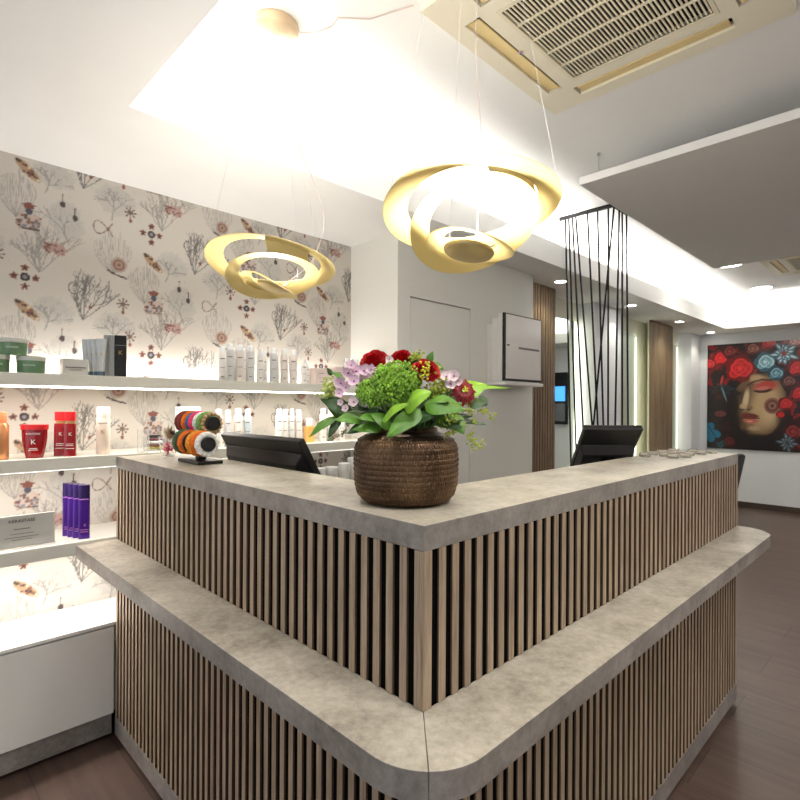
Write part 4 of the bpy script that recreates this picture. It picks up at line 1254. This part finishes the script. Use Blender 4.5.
# ------------------------------------------------------------------ white wall unit
wu = thing('wall_dispenser', 'white wall-mounted unit with a glossy mirrored front panel and black edges', 'wall unit', (2.917, 0, 0))
MB().box(0, .47, 2.085, YC - .001, 1.463, 1.852).build('back_housing', pl_white, wu, bevel=.003)
MB().box(0, .47, 2.035, 2.0845, 1.463, 1.885).build('middle_housing', pl_white, wu, bevel=.003)
MB().box(0, .475, 2.003, 2.0345, 1.463, 1.912).build('front_housing', pl_white, wu, bevel=.003)
MB().box(.004, .473, 1.990, 2.0025, 1.470, 1.915).build('black_frame', black, wu, bevel=.001)
MB().box(.024, .455, 1.985, 1.9895, 1.484, 1.907).build('front_panel', mat('glossy_white_glass', rgb(232, 226, 220), .35, var=.01, coat=.3), wu, bevel=.001)
MB().box(.17, .43, 1.9835, 1.9848, 1.686, 1.700).build('slot', mat('grey_slot', rgb(120, 112, 108), .4, var=.03), wu)
MB().box(.030, .060, 1.9835, 1.9848, 1.700, 1.708).build('sensor', black, wu)
MB().box(-.004, .475, 1.975, YC - .001, 1.440, 1.4625).build('drip_tray', pl_white, wu, bevel=.004)
area_m = None

# ------------------------------------------------------------------ mirrors with lit edges
def mirror_panel(x0, x1, z1, label, gm):
    t_ = thing('wall_mirror', label, 'mirror', (x0, 2.399, 0), group='backlit mirrors')
    MB().box(0, x1 - x0, -.030, -.012, .35, z1).build('glass', gm, t_, bevel=.001)
    MB().box(.04, x1 - x0 - .04, -.0118, 0, .40, z1 - .05).build('mount', backing, t_)
    MB().box(x1 - x0 + .012, x1 - x0 + .045, -.022, -.004, .35, z1 - .02).build('led_strip', ledy, t_)
    return t_
mirror_panel(4.05, 4.66, 2.09, 'backlit wall mirror right of the slatted brown pillar', mirror)
mirror_panel(5.42, 6.03, 2.09, 'backlit wall mirror between the grey pilaster and the wooden pillar', mat('satin_mirror_glass', (.62, .68, .58, 1), .45, metal=.8, var=.01))
mirror_panel(6.97, 7.375, 2.09, 'backlit wall mirror just right of the smooth wooden pillar', mat('satin_mirror_glass', (.62, .68, .58, 1), .45, metal=.8, var=.01))
for x in (4.72, 6.10, 7.44):
    area('mirror_glow', (x, 2.33, 1.3), (PI / 2, 0, 0), .06, 1.6, .35, (.98, 1, .80))

# ------------------------------------------------------------------ picture
def picture():
    PW, PH = 1.52, 1.38
    U0 = 1.02 / 670.0      # metres per sketch unit
    cvp = Canvas(PW, PH, 0.005, c3(26, 14, 18))
    r_ = random.Random(4)
    def P_(x, y): return ((x - 130) * U0, PH - (y - 95) * PH / 755.0)
    def E(x, y, rx, ry, col, a=1.0, ang=0.0, soft=None, noise=None):
        cvp.ell(P_(x, y), rx * U0, ry * PH / 755, ang, c3(*col), a, soft, noise)
    def rose_(x, y, r, base, dark, lite):
        E(x, y, r, r * .9, dark, 1, 0, None, (.06, 5, r))
        for k in range(15):
            a = k * 2.4; q = r * (.82 - .052 * k)
            E(x + q * .55 * math.cos(a), y + q * .5 * math.sin(a), q * .62, q * .42, base if k % 2 else lite, .85, a + 1.57)
            E(x + q * .45 * math.cos(a), y + q * .42 * math.sin(a), q * .50, q * .32, dark, .55, a + 1.57)
        E(x, y, r * .16, r * .14, lite)
    def petals(x, y, r, n, col, dark):
        for g_ in (1.0, .66):
            for k in range(n):
                a = 2 * PI * k / n + g_ * 2
                q = g_ * r * (.85 + .25 * math.sin(k * 3.7))
                E(x + q * .6 * math.cos(a), y + q * .55 * math.sin(a), q * .46, r * .17, dark, 1, -a)
                E(x + q * .62 * math.cos(a), y + q * .58 * math.sin(a), q * .38, r * .10, col, .85, -a, .6)
        E(x, y, r * .16, r * .14, dark)
    for i in range(420):
        x, y = r_.uniform(130, 1200), r_.uniform(80, 860)
        if 300 < x < 700 and y > 330: continue
        top = y < 420 or x > 640
        E(x, y, r_.uniform(12, 46), r_.uniform(7, 24), r_.choice(((120, 18, 26), (90, 14, 22), (150, 30, 34), (60, 10, 16), (40, 16, 20)) if top else ((44, 12, 18), (60, 14, 22), (26, 16, 22), (70, 26, 32), (20, 12, 14))), .7, r_.uniform(0, 3), None, (.15, 3, i))
    R1 = ((206, 28, 34), (96, 8, 16), (212, 40, 42)); B1 = ((120, 172, 190), (44, 86, 104), (180, 214, 222))
    rose_(230, 195, 62, *R1); rose_(145, 235, 50, (190, 24, 34), (90, 10, 18), (220, 60, 60)); rose_(300, 150, 55, (110, 30, 36), (50, 12, 18), (150, 60, 60))
    rose_(470, 140, 50, (150, 70, 60), (80, 24, 26), (190, 120, 100)); rose_(580, 105, 60, *R1); rose_(760, 105, 50, (206, 130, 130), (130, 50, 50), (232, 190, 184))
    # face
    skin, sh, dk2, li = (178, 150, 112), (120, 92, 62), (52, 36, 28), (206, 182, 146)
    fp = [(350, 420), (400, 370), (470, 320), (560, 335), (650, 370), (705, 450), (700, 540), (672, 640), (610, 725), (530, 765), (450, 760), (395, 715), (350, 650), (318, 580), (330, 520)]
    cvp.poly([P_(*q) for q in fp], c3(96, 72, 50))
    E(575, 520, 130, 220, skin, .9, 0, .55); E(520, 610, 110, 150, skin, .75, 0, .6); E(600, 600, 70, 110, li, .45, 0, .8)
    E(500, 350, 70, 40, skin, .8, 0, .6); E(600, 370, 70, 40, sh, .8, 0, .7)
    E(330, 520, 62, 190, (20, 12, 14), .95, .05, .5); E(350, 660, 60, 90, (24, 14, 14), .9, 0, .6); E(400, 470, 34, 60, dk2, .75, .1, .6)
    E(690, 620, 60, 130, (40, 24, 20), .85, 0, .7); E(500, 775, 190, 46, (18, 10, 10), .95, 0, .4); E(400, 735, 60, 40, (22, 12, 12), .9, 0, .6)
    E(565, 405, 105, 50, (170, 34, 38), .85, .15, .5); E(545, 432, 66, 22, (40, 22, 22), .95, .1, .3); E(545, 420, 60, 16, (196, 110, 96), .8, .12, .4)
    cvp.line([P_(440, 395), P_(480, 372), P_(540, 358), P_(600, 365)], .022, c3(48, 32, 26), .9)
    cvp.line([P_(480, 436), P_(520, 446), P_(575, 444), P_(612, 428)], .012, c3(18, 10, 12), 1)
    E(350, 452, 42, 18, (26, 14, 14), .95)
    E(425, 500, 28, 95, li, .75, -.15, .5); E(405, 545, 30, 24, skin, .95, 0, .4); E(400, 568, 26, 8, dk2, .9, 0, .4); E(455, 556, 26, 16, sh, .9, 0, .4); E(446, 568, 13, 6, dk2, .9)
    E(455, 612, 70, 22, (104, 36, 34), 1, -.08, .25); E(460, 645, 62, 22, (176, 92, 80), 1, -.05, .3); cvp.line([P_(392, 622), P_(440, 630), P_(525, 628)], .010, c3(44, 14, 16), 1)
    E(455, 650, 28, 7, (226, 160, 140), .7, 0, .5)
    E(480, 700, 60, 22, li, .4, 0, .7); E(455, 675, 40, 8, sh, .8, 0, .5)
    # hair flowers around the face
    rose_(380, 275, 108, *R1); rose_(560, 238, 74, *B1); petals(690, 185, 92, 12, (196, 218, 226), (60, 96, 116)); E(690, 185, 16, 16, (150, 40, 44))
    rose_(635, 318, 56, (84, 130, 150), (28, 60, 78), (130, 180, 196)); rose_(720, 375, 50, (96, 44, 46), (46, 18, 22), (130, 80, 76)); rose_(775, 285, 62, *R1); rose_(790, 455, 55, *R1)
    E(612, 540, 58, 56, (132, 84, 70), .95); E(612, 540, 44, 42, (92, 50, 44), .9); E(612, 540, 28, 26, (140, 96, 80), .9); E(612, 540, 12, 12, (70, 36, 32), .9)
    rose_(702, 525, 52, *R1); rose_(668, 600, 30, *R1)
    petals(275, 425, 66, 6, (36, 62, 78), (14, 24, 32)); E(262, 455, 6, 56, (120, 150, 162), .7, .3); petals(180, 425, 50, 7, (66, 54, 60), (28, 18, 24)); E(245, 355, 9, 34, (180, 44, 42), .9, -.2)
    E(235, 600, 45, 22, (110, 50, 54), .8)
    for (x, y, an) in ((150, 700, .9), (195, 745, -.4), (160, 770, 1.7)): E(x, y, 46, 28, (22, 104, 138), 1, an)
    cvp.line([P_(140, 690), P_(200, 770)], .01, c3(10, 30, 44))
    rose_(750, 715, 66, (120, 24, 30), (56, 12, 18), (160, 50, 50)); petals(715, 790, 72, 10, (120, 140, 150), (50, 56, 66)); rose_(300, 800, 50, (84, 20, 28), (40, 10, 16), (110, 40, 44)); petals(240, 825, 40, 8, (60, 110, 126), (20, 40, 50))
    for i in range(16):
        x, y = r_.uniform(880, 1120), r_.uniform(120, 830)
        rose_(x, y, r_.uniform(50, 90), *r_.choice((R1, R1, B1, ((120, 24, 30), (56, 12, 18), (160, 50, 50)))))
    def cf(u, v):
        i = np.clip((u / cvp.res).astype(int), 0, cvp.nx - 1); j = np.clip((v / cvp.res).astype(int), 0, cvp.ny - 1)
        return cvp.a[j, i]
    t_ = thing('wall_picture', 'large picture of a woman\'s face crowned with red and blue flowers on the far wall', 'picture', (XP, 2.185, .75))
    o_ = printed_sheet('printed_panel', attr_mat('glossy_picture_print', .35, .3), (-.025, 0, 0), (0, -1, 0), (0, 0, 1), PW, PH, 305, 277, cf, .022, (1, 0, 0))
    o_.parent = t_
    m_ = MB().box(-.0028, -.001, -PW + .1, -.1, .1, PH - .1); m_.build('hanging_rail', blackm, t_)
picture()

ds = thing('wall_screen', 'dark framed display with a blue panel, seen reflected in the mirror beside the slatted pillar', 'screen', (XP, .28, 1.0))
MB().box(-.04, -.001, -.24, .24, 0, .85).build('frame', blackm, ds, bevel=.003)
MB().box(-.042, -.0405, -.20, .20, .38, .62).build('blue_panel', mat('lit_blue_screen', rgb(40, 110, 200), .3, emit=(.05, .25, .8, 1), estr=1.2), ds)
MB().box(-.042, -.0405, -.20, .20, .05, .34).build('grey_panel', mat('grey_screen', rgb(110, 116, 122), .4, var=.05), ds)

# ------------------------------------------------------------------ suspended grey panel, ceiling cassette units
sp = thing('suspended_panel', 'large flat panel hanging just below the raised ceiling, white edge and grey underside', 'ceiling panel', (2.60, 0, 2.452))
MB().box(0, 2.36, -1.2, 1.312, 0, .040).build('board', mat('grey_white_board', rgb(230, 228, 225), .7, var=.01), sp, bevel=.001)
for (x, y) in ((.09, 1.25), (2.25, 1.25), (.09, -1.1), (2.25, -1.1)):
    MB().tube([(x, y, .0405), (x, y, RAFT - 2.452 - .012)], .0012, 6).build('wire', steel, sp)
    MB().lathe([(0, RAFT - 2.452 - .014), (.008, RAFT - 2.452 - .014), (.008, RAFT - 2.452 - .0005), (0, RAFT - 2.452 - .0005)], 12, Matrix.Translation((x, y, 0))).build('ceiling_hook', steel, sp)

acm = mat('cream_plastic_casing', rgb(236, 228, 206), .45, var=.01)
acv = mat('ochre_louvre', rgb(232, 208, 148), .45, var=.03)
grm = mat('cream_grille', rgb(230, 220, 194), .5, var=.01)
def cassette(x0, x1, y0, y1, label):
    cx, cy = (x0 + x1) / 2, (y0 + y1) / 2
    t_ = thing('ceiling_cassette', label, 'air conditioner', (cx, cy, RAFT), group='ceiling cassette air conditioners')
    hx, hy = (x1 - x0) / 2, (y1 - y0) / 2
    g0 = min(hx, hy) - .175      # grille half size
    v0, v1 = g0 + .050, g0 + .112
    z0, z1 = -.032, -.0005
    f = MB()
    # ring frame with four louvre slots
    vl = g0 + .02
    f.box(-hx, hx, v1, hy, z0, z1).box(-hx, hx, -hy, -v1, z0, z1).box(-hx, -v1, -v1, v1, z0, z1).box(v1, hx, -v1, v1, z0, z1)
    for s in (1, -1):
        f.box(-v1, -vl, *sorted((s * v0, s * v1)), z0, z1).box(vl, v1, *sorted((s * v0, s * v1)), z0, z1)
        f.box(*sorted((s * v0, s * v1)), -v0, -vl, z0, z1).box(*sorted((s * v0, s * v1)), vl, v0, z0, z1)
        f.box(-v0, v0, *sorted((s * g0, s * v0)), z0, z1).box(*sorted((s * g0, s * v0)), -g0, g0, z0, z1)
    f.build('frame', acm, t_)
    MB().box(-v1 + .001, v1 - .001, -v1 + .001, v1 - .001, -.006, -.001).build('back_plate', mat('dark_recess', rgb(14, 11, 8), .8, var=.05), t_)
    L_ = .5 * (v1 - v0)
    for k_ in range(4):
        M = Matrix.Rotation(k_ * PI / 2, 4, 'Z') @ Matrix.Translation((0, (v0 + v1) / 2 + .002, -.024)) @ Matrix.Rotation(.16, 4, 'X')
        MB().box(-vl + .012, vl - .012, -L_ + .006, L_ - .003, -.003, .003, M).build('louvre', acv, t_, bevel=.002)
    gr = MB()
    n = 36
    for i in range(n + 1):
        y = -g0 + .008 + (2 * g0 - .016) * i / n
        gr.box(-g0 + .004, g0 - .004, y - .0030, y + .0030, z0 + .003, z0 + .007)
    for i in range(6):
        x = -g0 + .01 + (2 * g0 - .02) * i / 5
        gr.box(x - .004, x + .004, -g0 + .004, g0 - .004, z0 + .001, z0 + .0075)
    for s in (1, -1):
        gr.box(-g0 + .001, g0 - .001, *sorted((s * (g0 - .014), s * (g0 - .001))), z0 - .002, z0 + .012).box(*sorted((s * (g0 - .014), s * (g0 - .001))), -g0 + .014, g0 - .014, z0 - .002, z0 + .012)
    gr.build('grille', grm, t_)
    return t_
t_ = cassette(1.27, 2.14, .33, 1.20, 'cream ceiling cassette air conditioner above the counter with a striped grille')
# little coloured badge on its frame
bdg = MB().lathe([(0, -.0340), (.011, -.0340), (.011, -.0325), (0, -.0325)], 14, Matrix.Translation((-.03, .31, 0)))
bdg.build('badge', mat('white_badge', rgb(214, 196, 190), .5, var=.02), t_)
MB().box(-.038, -.030, .304, .309, -.0346, -.0341).build('badge_mark', mat('red_badge_mark', rgb(190, 60, 50), .5, var=.02), t_)
MB().box(-.030, -.022, .310, .316, -.0346, -.0341).build('badge_mark', mat('blue_badge_mark', rgb(70, 90, 160), .5, var=.02), t_)
cassette(5.50, 6.37, .25, 1.12, 'second cream ceiling cassette air conditioner beyond the grey hanging panel')

# ------------------------------------------------------------------ hanging rods
rs = thing('rod_screen', 'screen of thin slanting black rods hanging from a black rail by the partition', 'room divider', (3.42, 1.487, 0))
bar = MB().box(-.007, .007, -.007, .385, RAFT - .026, RAFT - .0005).box(.007, .22, -.007, .007, RAFT - .026, RAFT - .0005)
bar.build('rail', blackm, rs)
rods = [((0, .340), (0, .297)), ((0, .315), (0, .258)), ((0, .288), (0, .203)), ((0, .263), (0, .139)), ((0, .179), (0, .099)), ((0, .109), (0, .061)), ((0, .036), (0, .029)), ((.0, -.002), (0, .128)),
        ((.085, 0), (.042, 0)), ((.132, 0), (.152, 0)), ((.202, 0), (.248, 0))]
for (x0, y0), (x1, y1) in rods:
    # second pair is where the rod passes 1.18 m; carry the line on down to the floor
    k_ = (RAFT - .026) / (RAFT - .026 - 1.18)
    xb, yb = x0 + (x1 - x0) * k_, y0 + (y1 - y0) * k_
    MB().tube([(x0, y0, RAFT - .026), (xb, yb, .009)], .0064, 8).build('rod', blackm, rs, smooth=True)
MB().box(-.05, .30, -.08, .36, .0005, .009).build('floor_plate', blackm, rs, bevel=.001)

# ------------------------------------------------------------------ salon chair beyond the counter
leather = mat('black_leather', rgb(30, 30, 31), .4, var=.1, scale=(30, 30, 30), bump=.2)
chr_ = thing('salon_chair', 'black salon chair glimpsed beyond the far end of the counter', 'chair', (6.70, 1.86, 0), math.radians(-12))
MB().box(-.24, .24, -.22, .24, .38, .46).build('seat', leather, chr_, bevel=.03, seg=3)
Mb = Matrix.Translation((0, -.24, .43)) @ Matrix.Rotation(.20, 4, 'X')
MB().box(-.23, .23, -.035, .035, -.06, .36, Mb).build('backrest', leather, chr_, bevel=.03, seg=3)
for s in (1, -1):
    MB().box(s * .27 - .025, s * .27 + .025, -.20, .20, .56, .60).box(s * .27 - .015, s * .27 + .015, -.18, -.14, .42, .56).box(s * .27 - .015, s * .27 + .015, .12, .16, .42, .56).build('armrest', leather, chr_, bevel=.01)
MB().lathe([(0, .03), (.035, .03), (.03, .38), (0, .38)], 20).build('column', steel, chr_, smooth=True)
MB().lathe([(0, .0005), (.26, .0005), (.26, .012), (.05, .032), (0, .032)], 36).build('foot_plate', blackm, chr_, smooth=True)

# ------------------------------------------------------------------ pendant lamps
def pendant(loc, rings, disc, label, canopy, wires, cord, power, rz):
    t_ = thing('pendant_lamp', label, 'pendant lamp', loc, rz, group='spiral ring pendant lamps over the counter')
    thick = .0016
    N = 96
    fr = []
    for (ro, ri, c, front, rl_, ecc) in rings:
        M = Matrix.Translation(c) @ Matrix.Rotation(rl_, 4, 'Y') @ Matrix.Rotation(front, 4, 'X')
        fr.append((ro, ri, M, ecc))
        def pt(u, v, dz=0.0, ro=ro, ri=ri, M=M, ecc=ecc):
            a = u * 2 * PI
            po = Vector((ro * math.cos(a), ro * math.sin(a), 0)); pi_ = Vector((ri * math.cos(a) + ecc[0], ri * math.sin(a) + ecc[1], 0))
            p_ = po.lerp(pi_, v)
            p_.z = .012 * math.sin(v * PI / 2) + .006 * math.sin(2 * a) + dz
            return M @ p_
        b_ = MB()
        prof = [(k_ / 5, thick / 2) for k_ in range(6)] + [(k_ / 5, -thick / 2) for k_ in range(5, -1, -1)]
        vs_ = []
        for k_ in range(N):
            for (v, dz) in prof: vs_.append(pt(k_ / N, v, dz))
        m_ = len(prof); fs_ = []
        for k_ in range(N):
            k2 = (k_ + 1) % N
            for q in range(m_):
                q2 = (q + 1) % m_
                fs_.append((k_ * m_ + q, k2 * m_ + q, k2 * m_ + q2, k_ * m_ + q2))
        b_.add(vs_, fs_)
        b_.build('shade_ring', ringm, t_, smooth=True, angle=50)
        fr[-1] += (pt,)
    # twisted webs joining one ring to the next
    for a_, b2, az, half in ((0, 1, math.radians(-60), .45), (1, 2, math.radians(120), .5)):
        def web(u, v):
            a = az + (u - .5) * 2 * half
            p_ = fr[a_][4](a / (2 * PI) % 1, 1.0); q_ = fr[b2][4]((a + .08) / (2 * PI) % 1, 0.0)
            return p_.lerp(q_, v)
        MB().grid(web, 14, 4).build('joining_web', ringm, t_, smooth=True, angle=180)
    r, c, front, rl_ = disc
    M = Matrix.Translation(c) @ Matrix.Rotation(rl_, 4, 'Y') @ Matrix.Rotation(front, 4, 'X')
    MB().lathe([(0, -.014), (r * .6, -.013), (r * .93, -.006), (r, .002), (r * .985, .004), (r * .9, -.002), (0, -.008)], 40, M).build('lamp_dish', goldm, t_, smooth=True, angle=180)
    MB().lathe([(0, -.0065), (r * .80, -.0035), (r * .80, .0), (0, .0)], 32, M).build('light_source', mat('pendant_led', (1, 1, 1, 1), .5, emit=(1, .95, .84, 1), estr=13), t_)
    top = Vector(canopy) - Vector(loc); top.rotate(Matrix.Rotation(-rz, 3, 'Z'))
    MB().lathe([(0, -.036), (.066, -.034), (.079, -.028), (.083, -.016), (.080, -.0005), (0, -.0005)], 40, Matrix.Translation(top)).build('canopy', mat('pale_gold_canopy', rgb(206, 182, 148), .4, metal=.35, var=.02), t_, smooth=True)
    for k_, (az, rr2) in enumerate(wires):
        p_ = fr[0][4](az / 360 % 1, .12)
        q_ = top + Vector((.06 * math.cos(math.radians(az)), .06 * math.sin(math.radians(az)), -.030))
        MB().tube([p_, q_], .0004, 5).build('suspension_wire', steel, t_)
    cp = [top + Vector((0, 0, -.035))] + [Vector(q) for q in cord] + [M @ Vector((.02, 0, .0))]
    # smooth the flex
    sm = []
    for i in range(len(cp) - 1):
        p0, p1, p2, p3 = cp[max(i - 1, 0)], cp[i], cp[i + 1], cp[min(i + 2, len(cp) - 1)]
        for s in range(6):
            t = s / 6
            sm.append(.5 * ((2 * p1) + (p2 - p0) * t + (2 * p0 - 5 * p1 + 4 * p2 - p3) * t * t + (3 * p1 - p0 - 3 * p2 + p3) * t ** 3))
    sm.append(cp[-1])
    MB().tube(sm, .0014, 6).build('power_cord', mat('pale_cord', rgb(214, 196, 186), .5, var=.02), t_, smooth=True)
    wp_ = Vector((c[0], c[1], c[2] + .034)); wp_.rotate(Matrix.Rotation(rz, 3, 'Z')); wp_ += Vector(loc)
    spot('pendant_light', wp_, (0, 0, 1), power, 172, .2, (1, .985, .97), .03)
    return t_
D2 = math.radians
pendant((1.030, .800, 1.786),
        [(.214, .157, (0, 0, -.002), D2(-11), D2(-3), (.004, .004)), (.159, .112, (.010, .004, -.044), D2(-28), D2(-9), (.002, 0)), (.109, .067, (-.001, .012, -.093), D2(-4), D2(9), (0, 0))],
        (.063, (-.003, .012, -.102), D2(-5), D2(9)),
        'larger looking gold spiral ring pendant lamp right above the vase', (1.03, .80, RAFT - .0002), [(100, 1), (200, 1), (335, 1)],
        [(.016, 0, .62), (.010, 0, .40), (.030, .03, .16), (.02, .01, .0)], 5, -math.radians(44.7))
pendant((.982, 1.632, 1.790),
        [(.221, .165, (0, 0, 0), D2(-10.5), D2(2), (.004, 0)), (.161, .114, (.004, .01, -.038), D2(-15), D2(-7), (.0, 0)), (.104, .066, (-.012, .02, -.070), D2(-6), D2(20), (-.006, 0))],
        (.058, (.004, .02, -.070), D2(-4), D2(14)),
        'gold spiral ring pendant lamp farther away in front of the wallpaper', (.990, 1.630, RAFT - .0002), [(75, 1), (195, 1), (325, 1)],
        [(.03, 0, .72), (.005, 0, .66), (.085, 0, .46), (.10, 0, .40), (.15, 0, .28), (.182, 0, .16), (.165, 0, .07), (.13, 0, .0)], 3.2, -math.radians(44.7))
# feed cable along the raised ceiling
cpts = [(1.065, 1.60, RAFT - .004), (1.11, 1.545, RAFT - .006), (1.13, 1.49, RAFT - .004), (1.12, 1.44, RAFT - .004), (1.20, 1.37, RAFT - .004), (1.26, 1.22, RAFT - .004)]
o = MB().tube(cpts, .0022, 6).build('ceiling_cable', MATS['pale_cord'], None, smooth=True)
tag(o, 'thin pale cable running along the raised ceiling from the lamp canopy to the air conditioner', 'cable')

# ------------------------------------------------------------------ world, camera, view
w = bpy.data.worlds.new('World'); sc.world = w; w.use_nodes = True
w.node_tree.nodes['Background'].inputs['Color'].default_value = (.8, .88, 1, 1)
w.node_tree.nodes['Background'].inputs['Strength'].default_value = .6

cam = bpy.data.cameras.new('camera'); co = bpy.data.objects.new('camera', cam); COL.objects.link(co)
yaw, pit, rol = math.radians(45.2926), math.radians(-.0452), math.radians(.3222)
fw = Vector((math.cos(yaw) * math.cos(pit), math.sin(yaw) * math.cos(pit), math.sin(pit)))
r0 = Vector((math.sin(yaw), -math.cos(yaw), 0)); u0 = r0.cross(fw)
rr = r0 * math.cos(rol) + u0 * math.sin(rol); uu = u0 * math.cos(rol) - r0 * math.sin(rol)
Mc = Matrix((rr, uu, -fw)).transposed().to_4x4(); Mc.translation = (0, 0, H)
co.matrix_world = Mc
cam.sensor_width = 36; cam.lens = 531.66 * 36 / 800; cam.shift_y = 5.037 / 800
cam.clip_start = .02
sc.camera = co
sc.view_settings.view_transform = 'Standard'
sc.view_settings.look = 'None'
sc.view_settings.gamma = 1
sc.view_settings.use_curve_mapping = False
sc.view_settings.exposure = 1.06
